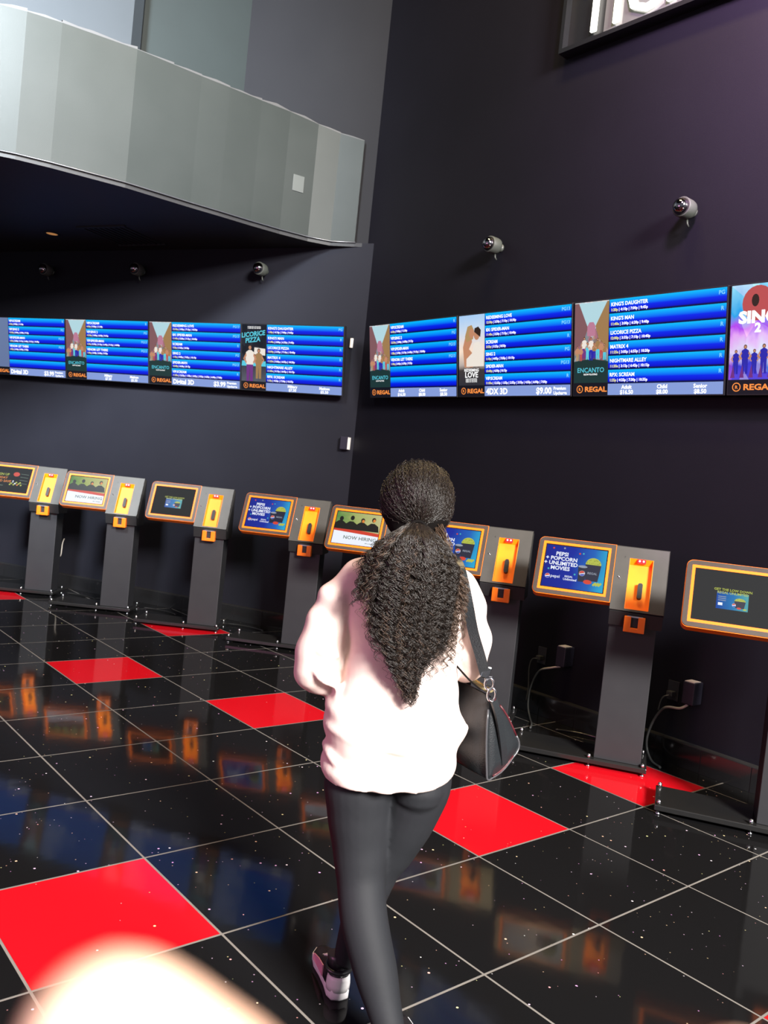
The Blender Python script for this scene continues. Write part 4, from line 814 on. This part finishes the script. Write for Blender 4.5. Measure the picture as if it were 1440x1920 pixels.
def fold(co, no):
    x, y, z = co.T
    d = 0.0035 * np.sin(38 * z + 9 * x + 3 * np.sin(17 * x)) * np.clip((0.98 - z) / 0.2, 0, 1)
    d += 0.0045 * np.sin(26 * (x + z) + 2.5 * np.sin(21 * z)) * np.clip((np.abs(x) - 0.14) / 0.05, 0, 1)
    d += 0.0025 * np.sin(31 * x + 8 * np.sin(9 * z) + 5 * z)
    return d
sweat = blob('sweatshirt', sweat_build, 0.0065, M_sweat, person, 5, fold)
# leggings
def leg_build(bm):
    loft(bm, [ring(0, 0, 0.90, .140, .098, 32, 2.2), ring(0.0, 0, 0.83, .158, .108, 32, 2.2), ring(0.0, 0, 0.77, .165, .112, 32, 2.2, bulge=.05), ring(-0.002, 0, 0.725, .166, .112, 32, 2.2, bulge=.12), ring(0.0, 0, 0.70, .150, .09, 32, 2.1)])
    for s_ in (-1, 1): loft(bm, [ring(s_ * .082, -.040, z, r, r * .95, 20, 2.0) for z, r in ((.640, .012), (.652, .046), (.672, .066), (.705, .076), (.735, .070), (.77, .05))])
    tube(bm, catmull([(-0.082, -0.004, 0.76), (-0.078, -0.010, 0.69), (-0.070, -0.005, 0.60), (-0.058, -0.01, 0.50), (-0.046, -0.03, 0.415), (-0.028, -0.075, 0.335), (0.012, -0.125, 0.235), (0.052, -0.175, 0.14), (0.075, -0.20, 0.085)], 4),
         krad([(.084, .090), (.100, .102), (.093, .092), (.080, .078), (.069, .068), (.066, .066), (.062, .060), (.046, .045), (.037, .037)], 4), 24)
    tube(bm, catmull([(0.084, 0.0, 0.77), (0.082, 0.0, 0.70), (0.063, 0.02, 0.60), (0.032, 0.04, 0.50), (0.004, 0.05, 0.43), (-0.022, 0.065, 0.34), (-0.040, 0.095, 0.24), (-0.058, 0.115, 0.15), (-0.064, 0.122, 0.10)], 4),
         krad([(.080, .090), (.092, .096), (.082, .085), (.070, .072), (.060, .060), (.058, .058), (.052, .052), (.042, .042), (.037, .037)], 4), 24)
blob('leggings', leg_build, 0.006, M_leg, person, 4)

# sneakers
M_shw = mottle(mat('shoe_white_leather', (0.72, 0.70, 0.70), 0.4), (0.70, 0.68, 0.68), (0.75, 0.73, 0.73), 20)
M_shk = mat('shoe_black_leather', (0.014, 0.014, 0.016), 0.35); M_shp = mat('shoe_pink_panel', (0.72, 0.30, 0.42), 0.4); M_sole = mat('shoe_white_sole', (0.75, 0.73, 0.74), 0.5)
def sneaker(loc, rz, pitch):
    t = thing('sneaker', (0, 0, 0)); t.parent = person; t.location = loc; t.rotation_euler = (pitch, 0, rz)   # local +y = toe, origin = heel on the ground
    def sole(bm):
        out = [(0.0, -0.004), (0.026, 0.004), (0.036, 0.03), (0.034, 0.08), (0.036, 0.13), (0.044, 0.175), (0.040, 0.215), (0.022, 0.246), (0.0, 0.254), (-0.020, 0.248), (-0.036, 0.222), (-0.040, 0.18), (-0.034, 0.13), (-0.032, 0.08), (-0.035, 0.03), (-0.026, 0.004)]
        n = len(out)
        loft(bm, [[Vector((x * s, (y - .12) * s2_ + .12, z)) for x, y in out] for s, s2_, z in ((.93, .97, 0.0), (1.0, 1.0, .006), (1.0, 1.0, .026), (.95, .98, .031))])
    bm = bmesh.new(); sole(bm); obj('sole', bm, M_sole, t)
    def upper(bm):
        R_ = []
        for (y, hw, zt, zc) in ((0.004, .014, .050, .026), (0.012, .029, .088, .026), (0.04, .033, .090, .026), (0.075, .033, .088, .026), (0.10, .034, .082, .026), (0.14, .038, .066, .026), (0.18, .040, .052, .026), (0.215, .035, .046, .026), (0.24, .020, .040, .026), (0.248, .008, .034, .026)):
            n = 20; R_.append([Vector((hw * math.cos(a), y, zc + (zt - zc) * max(0, math.sin(a)) ** .8 + min(0, math.sin(a)) * .004)) for a in np.linspace(0, 2 * PI, n + 1)[:-1]])
        loft(bm, R_)
    bm = bmesh.new(); upper(bm); obj('upper', bm, M_shk, t)
    bm = bmesh.new()    # white heel counter wrapping the back
    pr = [[Vector((r * math.sin(a) * 1.0, 0.032 - r * math.cos(a) * 1.03, z)) for a in np.linspace(-1.75, 1.75, 17)] for r, z in ((.0355, .024), (.0362, .040), (.0352, .056), (.0325, .068 ))]
    for i in range(3):
        for j in range(16): f = bm.faces.new([bm.verts.new(pr[i][j]), bm.verts.new(pr[i][j + 1]), bm.verts.new(pr[i + 1][j + 1]), bm.verts.new(pr[i + 1][j])]); f.smooth = True
    bmesh.ops.remove_doubles(bm, verts=bm.verts, dist=1e-5); hc = obj('heel_counter', bm, M_shw, t)
    md = hc.modifiers.new('s', 'SOLIDIFY'); md.thickness = 0.003
    bm = bmesh.new(); tube(bm, [Vector((0.036 * math.sin(a), 0.040 - 0.037 * math.cos(a), .083 - .004 * math.cos(a))) for a in np.linspace(-PI, PI, 25)], 0.0075, 10, cap=False); obj('collar', bm, M_shk, t)
    bm = bmesh.new(); prism(bm, [(0.017 * math.cos(a), 0.052 + 0.011 * math.sin(a)) for a in np.linspace(0, 2 * PI, 17)[:-1]], 0, .003, frame_M(Vector((0, -0.006, 0)), Vector((1, 0, 0)), Vector((0, 0.25, 0.97)), Vector((0, -0.97, 0.25)))); obj('heel_badge', bm, M_sole, t)
    for s in (-1, 1):
        bm = bmesh.new()
        ps = [(s * .0365, .085, .030), (s * .0385, .14, .030), (s * .0415, .185, .030), (s * .038, .19, .044), (s * .036, .14, .056), (s * .034, .09, .060)]
        f = bm.faces.new([bm.verts.new(p) for p in (ps if s < 0 else ps[::-1])]); q = obj('side_panel', bm, M_shp, t); md = q.modifiers.new('s', 'SOLIDIFY'); md.thickness = 0.004; md.offset = 0
    bm = bmesh.new()
    for k in range(5): tube(bm, [(-0.02, .10 + .014 * k, .083 - .007 * k), (0, .10 + .014 * k, .090 - .008 * k), (0.02, .10 + .014 * k, .083 - .007 * k)], 0.0028, 6)
    obj('laces', bm, M_shw, t)
    bm = bmesh.new(); tube(bm, [(0, .042, .06), (0, .046, .10), (0, .048, .118)], [.031, .033, .036], 16); obj('sock', bm, M_shk, t)
sneaker((-0.072, 0.085, 0.0), R(17), R(-2))
sneaker((0.082, -0.245, 0.0), R(-6), R(0))

# hair: skull cap, core mass, and many curly strands
def strands_mesh(name, polylines, r0, M, parent, mats=None):
    """polylines: list of (k,3) arrays (equal k); triangular tubes built in one go"""
    A = np.array(polylines); n, k, _ = A.shape
    tan = np.gradient(A, axis=1); tan /= np.linalg.norm(tan, axis=2, keepdims=True) + 1e-9
    up = np.array([0.3, 0.9, 0.2]); a = np.cross(tan, up); a /= np.linalg.norm(a, axis=2, keepdims=True) + 1e-9; b = np.cross(tan, a)
    rr = r0 * np.linspace(1, 0.35, k) ** 0.6
    ang = 2 * PI * np.arange(3) / 3
    V = A[:, :, None, :] + (a[:, :, None, :] * np.cos(ang)[None, None, :, None] + b[:, :, None, :] * np.sin(ang)[None, None, :, None]) * rr[None, :, None, None]
    V = V.reshape(-1, 3)
    i, j, t = np.meshgrid(np.arange(n), np.arange(k - 1), np.arange(3), indexing='ij'); t2 = (t + 1) % 3; base = i * k * 3
    F = np.stack([base + j * 3 + t, base + j * 3 + t2, base + (j + 1) * 3 + t2, base + (j + 1) * 3 + t], -1).reshape(-1, 4)
    me = bpy.data.meshes.new(name); me.vertices.add(len(V)); me.vertices.foreach_set('co', V.ravel().astype(np.float32))
    me.loops.add(F.size); me.loops.foreach_set('vertex_index', F.ravel().astype(np.int32))
    me.polygons.add(len(F)); me.polygons.foreach_set('loop_start', (np.arange(len(F)) * 4).astype(np.int32)); me.polygons.foreach_set('loop_total', np.full(len(F), 4, np.int32))
    me.polygons.foreach_set('use_smooth', [True] * len(F)); me.update(calc_edges=True); me.materials.append(M)
    o = bpy.data.objects.new(name, me); C.objects.link(o); o.parent = parent; return o
TIE = np.array([0.004, -0.098, 1.425]); HC = np.array([0.0, 0.008, 1.492]); HR = np.array([0.097, 0.113, 0.108])
def cap_build(bm):
    loft(bm, [ring(0, cy, z, rx, ry, 28, 2.1) for z, cy, rx, ry in ((1.385, -.035, .050, .045), (1.41, -.025, .074, .062), (1.44, -.012, .090, .085), (1.475, -.002, .0955, .100), (1.51, .004, .095, .102), (1.545, .006, .084, .091), (1.572, .006, .062, .069), (1.589, .004, .032, .036), (1.592, .004, .01, .012))])
hair = blob('hair', cap_build, 0.005, M_hcore, person, 3)
def core_build(bm):
    loft(bm, [ring(cx, cy, z, rx, ry, 20, 2.0) for cx, cy, z, rx, ry in ((.005, -.100, 1.43, .014, .010), (.004, -.114, 1.41, .026, .014), (.003, -.128, 1.38, .055, .018), (.002, -.138, 1.33, .085, .020), (.002, -.145, 1.26, .096, .020), (.0, -.150, 1.20, .098, .018), (.0, -.150, 1.14, .088, .016), (.008, -.150, 1.08, .056, .012), (.015, -.150, 1.04, .026, .009), (.02, -.150, 1.02, .010, .006))])
blob('ponytail_core', core_build, 0.005, M_hcore, hair, 2)
# strands combed over the skull towards the tie
pl = []
for q in range(1500):
    th = rng.uniform(-PI, PI); el = rng.uniform(-0.35, 1.45)
    d0 = np.array([math.cos(el) * math.sin(th), math.cos(el) * math.cos(th), math.sin(el)])
    dt = (TIE - HC) / HR; dt /= np.linalg.norm(dt)
    if d0 @ dt > 0.93: continue
    om = math.acos(np.clip(d0 @ dt, -1, 1)); k = 30; s = np.linspace(0, 1, k)[:, None] * min(1.0, rng.uniform(0.5, 1.0) if rng.random() < .5 else 1.0)
    dd = (np.sin((1 - s) * om) * d0 + np.sin(s * om) * dt) / math.sin(om)
    ph = rng.uniform(0, 2 * PI, 2); L_ = s[:, 0] * om * 0.1
    wob = 0.0034 * np.sin(2 * PI * L_ / 0.018 + ph[0]); rad = 1.0 + (rng.uniform(0.0, 0.055) + (0.05 if rng.random() < .04 else 0))
    perp = np.cross(dd, np.array([0.1, 0.2, 1.0])); perp /= np.linalg.norm(perp, axis=1, keepdims=True) + 1e-9
    P = HC + dd * HR * rad + perp * wob[:, None] + dd * (0.0015 * np.cos(2 * PI * L_ / 0.018 + ph[1]))[:, None]
    pl.append(P)
strands_mesh('combed_strands', pl, 0.0013, M_hair, hair)
# ponytail curls
def envelope(z):     # left and right limits at height z
    return np.interp(z, [.955, .98, 1.02, 1.06, 1.12, 1.20, 1.27, 1.33, 1.38, 1.415, 1.44], [.025, .0, -.040, -.072, -.106, -.116, -.114, -.102, -.076, -.040, -.01]), \
           np.interp(z, [.955, .98, 1.02, 1.06, 1.12, 1.20, 1.27, 1.33, 1.38, 1.415, 1.44], [.035, .048, .062, .074, .084, .090, .096, .098, .076, .045, .015])
def curls(nclump, per, endf, zspread, r, M, name, xr=(-1, 1), frizz=0.004, dep=(-.118, -.205), loose=0.0):
    pl = []; k = 74
    for c in range(nclump):
        s = float(np.clip(rng.normal(0, .62), -1.12, 1.12)); zend = endf(s) + rng.gamma(1.3, zspread); dpt = rng.random() ** .6; ph = rng.uniform(0, 2 * PI); wl = rng.uniform(.020, .034); amp = rng.uniform(.0045, .009); hd = rng.choice((-1, 1))
        sway = rng.normal(0, .008)
        for p in range(per):
            t = np.linspace(0, 1, k); top = 1.436 - 0.012 * rng.random(); z = top + (zend + rng.normal(0, .012) - top) * t ** 0.93
            z = z + 0.018 * np.sin(PI * np.clip(t * 5, 0, 1)) * (0.4 + dpt)
            lo, hi = envelope(z); ss = s + rng.normal(0, .035); x = (lo + hi) / 2 + (hi - lo) / 2 * ss + sway * t
            prof = np.interp(z, [.95, 1.05, 1.15, 1.25, 1.33, 1.40, 1.44], [.02, .035, .055, .066, .064, .045, .01])
            y = np.interp(z, [.95, 1.1, 1.25, 1.35, 1.41, 1.44], [-.150, -.150, -.148, -.138, -.115, -.10]) - prof * (dpt * 1.35 - .35) * np.sqrt(np.clip(1 - ss * ss * .8, 0.05, 1))
            ln = (top - z); w = 2 * PI * ln / wl + ph + rng.normal(0, .35); am = amp * np.clip(ln / .05, 0.2, 1) + rng.normal(0, .0006)
            f1, f2 = rng.normal(0, 1, 2); fz = frizz * np.clip(ln / .2, 0, 1)
            P = np.stack([x + am * np.cos(w) * hd + fz * f1 * np.sin(ln * 40 + f2), y + am * np.sin(w) + fz * f2 * np.sin(ln * 33 + f1), z], 1); pl.append(P)
    return strands_mesh(name, pl, r, M, hair)
endf = lambda s: .965 + .20 * abs(s - .12) ** 1.2 if s < .12 else .965 + .14 * abs(s - .12) ** 1.3
curls(250, 10, endf, .045, .00105, M_hair, 'ponytail_curls')
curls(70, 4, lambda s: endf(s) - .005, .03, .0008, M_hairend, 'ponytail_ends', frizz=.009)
# looser lighter hair falling over the right shoulder
pl = []
for c in range(58):
    x0 = rng.uniform(.045, .085); z0 = rng.uniform(1.36, 1.45); xe = rng.uniform(.085, .150); ze = rng.uniform(1.06, 1.22) + max(0, xe - .12) * 1.5; ph = rng.uniform(0, 2 * PI); wl = rng.uniform(.022, .034)
    for p in range(5):
        t = np.linspace(0, 1, 74); z = z0 + (ze + rng.normal(0, .012) - z0) * t; x = x0 + (xe - x0) * np.clip(t * 1.7, 0, 1) ** .8 + rng.normal(0, .003); y = np.interp(t, [0, .12, .35, 1], [-.065, -.105, -.125, -.145]) + rng.normal(0, .004)
        w = 2 * PI * (z0 - z) / wl + ph + rng.normal(0, .3); am = .0062 * np.clip(t * 6, .1, 1)
        pl.append(np.stack([x + am * np.cos(w), y + am * np.sin(w), z], 1))
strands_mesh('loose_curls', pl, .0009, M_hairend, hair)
bm = bmesh.new(); tube(bm, [Vector(TIE) + Vector((0.021 * math.cos(a), -0.012 + 0.004 * math.sin(a), 0.017 * math.sin(a))) for a in np.linspace(0, 2 * PI, 21)], 0.005, 8, cap=False); obj('hair_tie', bm, M_hcore, hair)

# ---------------------------------------------------------------- shoulder bag (hangs from the right shoulder)
M_bag = mottle(mat('black_bag_leather', (0.012, 0.014, 0.016), 0.3), (0.011, 0.013, 0.015), (0.014, 0.016, 0.018), 14, 0.35, 260)
M_pip = mat('bag_edge_piping', (0.05, 0.05, 0.055), 0.3); M_red = mat('red_seam', (0.06, 0.005, 0.009), 0.5); M_gold = mat('gold_zip_teeth', (0.85, 0.62, 0.25), 0.25, 1.0); M_tape = mat('zip_tape', (0.16, 0.13, 0.06), 0.7)
bag = thing('shoulder_bag', P0, PA)
tag(bag, 'black leather handbag with gold zip hanging from the right shoulder of the woman', 'handbag')
# near end triangle: top, lower-left, lower-right ; far end shifted away and left
T0, A0, B0 = Vector((0.252, -0.03, 0.985)), Vector((0.268, -0.05, 0.742)), Vector((0.372, 0.03, 0.828))
FAR = Vector((-0.13, 0.20, 0.005))
def tri(o, k=1.0, n=30, bulge=0.012):
    """rounded triangle outline around T,A,B"""
    T_, A_, B_ = T0 + o, A0 + o, B0 + o; c = (T_ + A_ + B_) / 3; out = []
    def corner(p, q, r, rad, m):
        u1 = (q - p).normalized(); u2 = (r - p).normalized(); a = p + u1 * rad; b = p + u2 * rad
        return [(a * (1 - t) ** 2 + p * 2 * t * (1 - t) + b * t * t) for t in np.linspace(0, 1, m)]
    def side(a, b, m, push):
        mid = (a + b) / 2 - c; mid.normalize(); return [a.lerp(b, t) + mid * push * math.sin(PI * t) for t in np.linspace(0, 1, m + 2)[1:-1]]
    c1 = corner(T_, B_, A_, .016, 5); c2 = corner(A_, T_, B_, .022, 6); c3 = corner(B_, A_, T_, .045, 8)
    pts = c1 + side(c1[-1], c2[0], 6, .006) + c2 + side(c2[-1], c3[0], 4, .008) + c3 + side(c3[-1], c1[0], 6, .012)
    return [c + (p - c) * k for p in pts]
Nend = (-FAR).normalized()
bm = bmesh.new()
loft(bm, [tri(-FAR.normalized() * .010, .55), tri(-FAR.normalized() * .006, .85), tri(Vector(), 1.0), tri(FAR * .3, 1.03), tri(FAR * .7, 1.03), tri(FAR, 1.0), tri(FAR * 1.03, .8)])
obj('bag_body', bm, M_bag, bag)
bm = bmesh.new(); o_ = tri(Vector(), 1.012); n_ = len(o_); lo_ = o_[5:5 + 6 + 6 + 4 + 8]; tube(bm, lo_, .0032, 8); obj('edge_piping', bm, M_pip, bag)
bm = bmesh.new(); tube(bm, [p + Nend * .001 for p in tri(Vector(), .995)[28:34]], .0032, 8); tube(bm, [p + Vector((.0, -.004, .004)) for p in tri(Vector(), .985)[16:22]], .0028, 8); obj('red_seam', bm, M_red, bag)
def ribbon(bm, pts, wdir, w_, th):
    P = catmull(pts, 6); rings_ = []
    for i, p in enumerate(P):
        t = (P[min(i + 1, len(P) - 1)] - P[max(i - 1, 0)]).normalized(); s = Vector(wdir); s = (s - t * s.dot(t)).normalized(); nn = t.cross(s)
        rings_.append([p + s * a + nn * b for a, b in ((-w_, -th), (w_, -th), (w_, th), (-w_, th))])
    loft(bm, rings_, smooth=False)
# raised strip down the middle of the end panel
bm = bmesh.new(); mid = (A0 + B0) / 2 + Vector((-.01, 0, .0))
pts_ = [T0 + Nend * .012 + Vector((0, 0, -.012)), T0.lerp(mid, .3) + Nend * .016, T0.lerp(mid, .65) + Nend * .015, T0.lerp(mid, .97) + Nend * .006]
ribbon(bm, [p + Nend * .007 for p in pts_], (.84, .54, 0), .010, .004); obj('end_strap_tab', bm, M_bag, bag)
# zip along the top edge
bm = bmesh.new(); zt = [T0 + FAR * t + Vector((0, 0, .006 + .010 * math.sin(PI * t))) for t in np.linspace(0, 1, 12)]; tube(bm, zt, [(.013, .005)] * 12, 8); obj('zip_tape', bm, M_tape, bag)
bm = bmesh.new()
for k in range(34):
    p = T0 + FAR * (k + .5) / 34 + Vector((0, 0, .011 + .010 * math.sin(PI * (k + .5) / 34))); box(bm, -.004, .004, -.0018, .0018, -.001, .002, Matrix.Translation(p) @ Matrix.Rotation(math.atan2(FAR.y, FAR.x) - PI / 2, 4, 'Z'))
zo = obj('zip_teeth', bm, M_gold, bag); zo['kind'] = 'stuff'
# hardware
def link(bm, c, ax, ay, a, b, r): tube(bm, [c + ax * a * math.cos(t) + ay * b * math.sin(t) for t in np.linspace(0, 2 * PI, 21)], r, 8, cap=False)
RX = Vector((1, 0, 0)); RZ = Vector((0, 0, 1))
bm = bmesh.new(); link(bm, T0 + Vector((.003, -.022, .002)), RX, RZ, .011, .018, .0035); link(bm, T0 + Vector((-.006, -.018, .030)), RX, RZ, .012, .016, .0035); obj('strap_rings', bm, M_chrome, bag)
bm = bmesh.new(); box(bm, -.013, .013, -.006, .006, -.018, .016, Matrix.Translation(T0 + Vector((-.018, -.014, .062))) @ Matrix.Rotation(0.18, 4, 'Y'), .003); box(bm, -.010, .010, -.004, .004, -.012, .012, Matrix.Translation(T0 + Vector((-.010, -.016, .040))), .002); obj('buckle', bm, M_chrome, bag)
bm = bmesh.new()
ribbon(bm, [(0.095, 0.06, 1.322), (0.112, 0.02, 1.345), (0.126, -0.03, 1.335), (0.140, -0.068, 1.30), (0.160, -0.080, 1.235), (0.183, -0.074, 1.16), (0.208, -0.060, 1.10), (0.232, -0.045, 1.040)], (1, 0, .2), .0142, .0026)
obj('strap', bm, M_bag, bag)
bm = bmesh.new()
ribbon(bm, [(0.095, 0.06, 1.322), (0.112, 0.10, 1.22), (0.125, 0.12, 1.10), (0.125, 0.15, 1.02), T0 + FAR * .98 + Vector((0, 0, .01))], (0.2, -1, 0), .011, .002)
obj('strap', bm, M_bag, bag)
bm = bmesh.new()
ribbon(bm, [(0.150, -0.03, 1.055), (0.190, -0.04, 1.02), (0.225, -0.035, 0.995)], (0.3, -1, 0.2), .005, .0015); obj('strap_loop', bm, M_hcore, bag)

# ---------------------------------------------------------------- the photographer's fingertip, very close to the lens
hand_o = CAM
def cam_pt(px, py, d): 
    v = cf + cr * ((px - 720) / 1589.878) + cdn * ((py - 960) / 1589.878); return CAM + v * d
tip = cam_pt(215, 1975, .077); k1 = cam_pt(390, 2095, .081); k2 = cam_pt(620, 2400, .092); k3 = cam_pt(860, 2720, .108); wrist = cam_pt(1300, 3400, .150)
def hand_build(bm):
    S = 10.0                                       # modelled ten times larger, scaled back below
    def q(v): return (v - CAM) * S
    f0 = (k1 - tip).normalized()
    tube(bm, [q(p) for p in (tip - f0 * .0086, tip - f0 * .0078, tip - f0 * .0055, tip - f0 * .002, tip + f0 * .003, k1, k1.lerp(k2, .5), k2, k2.lerp(k3, .5), k3)], [r * S for r in (.0012, .0040, .0068, .0084, .0088, .0091, .0088, .0096, .0094, .0115)], 24)
    fd = (k2 - k3).normalized(); sd = fd.cross(cf).normalized(); base = k3.lerp(wrist, .42)
    tube(bm, [q(k3), q(base), q(wrist)], [(.013 * S, .012 * S), (.020 * S, .014 * S), (.024 * S, .018 * S)], 16)
    for w_ in range(1, 4):
        o_ = sd * (-.018 * w_); a1 = base.lerp(k3, .9) + o_; a2 = a1 + fd * (.030 - .002 * w_) + cf * .010; a3 = a2 + cf * .020 - fd * .010; a4 = a3 - fd * .016 - cf * .004
        tube(bm, [q(wrist.lerp(base, .4) + o_ * .5), q(base + o_), q(a1), q(a2), q(a3), q(a4)], [.012 * S, .012 * S, .0100 * S, .0092 * S, .0085 * S, .0072 * S], 14)
    t1 = wrist.lerp(base, .5) + sd * .022; tube(bm, [q(wrist.lerp(base, .2)), q(t1), q(t1 + fd * .028 + sd * .010), q(t1 + fd * .052 + sd * .006)], [.014 * S, .013 * S, .0105 * S, .0088 * S], 14)
fin = blob('hand', hand_build, 0.012, mottle(mat('pale_skin', (0.80, 0.50, 0.36), 0.45), (0.78, 0.47, 0.33), (0.82, 0.53, 0.39), 6), None, 3)
fin.location = CAM; fin.scale = (0.1, 0.1, 0.1)
tag(fin, 'blurred out-of-focus fingertip at the bottom left, very close to the lens', 'hand')
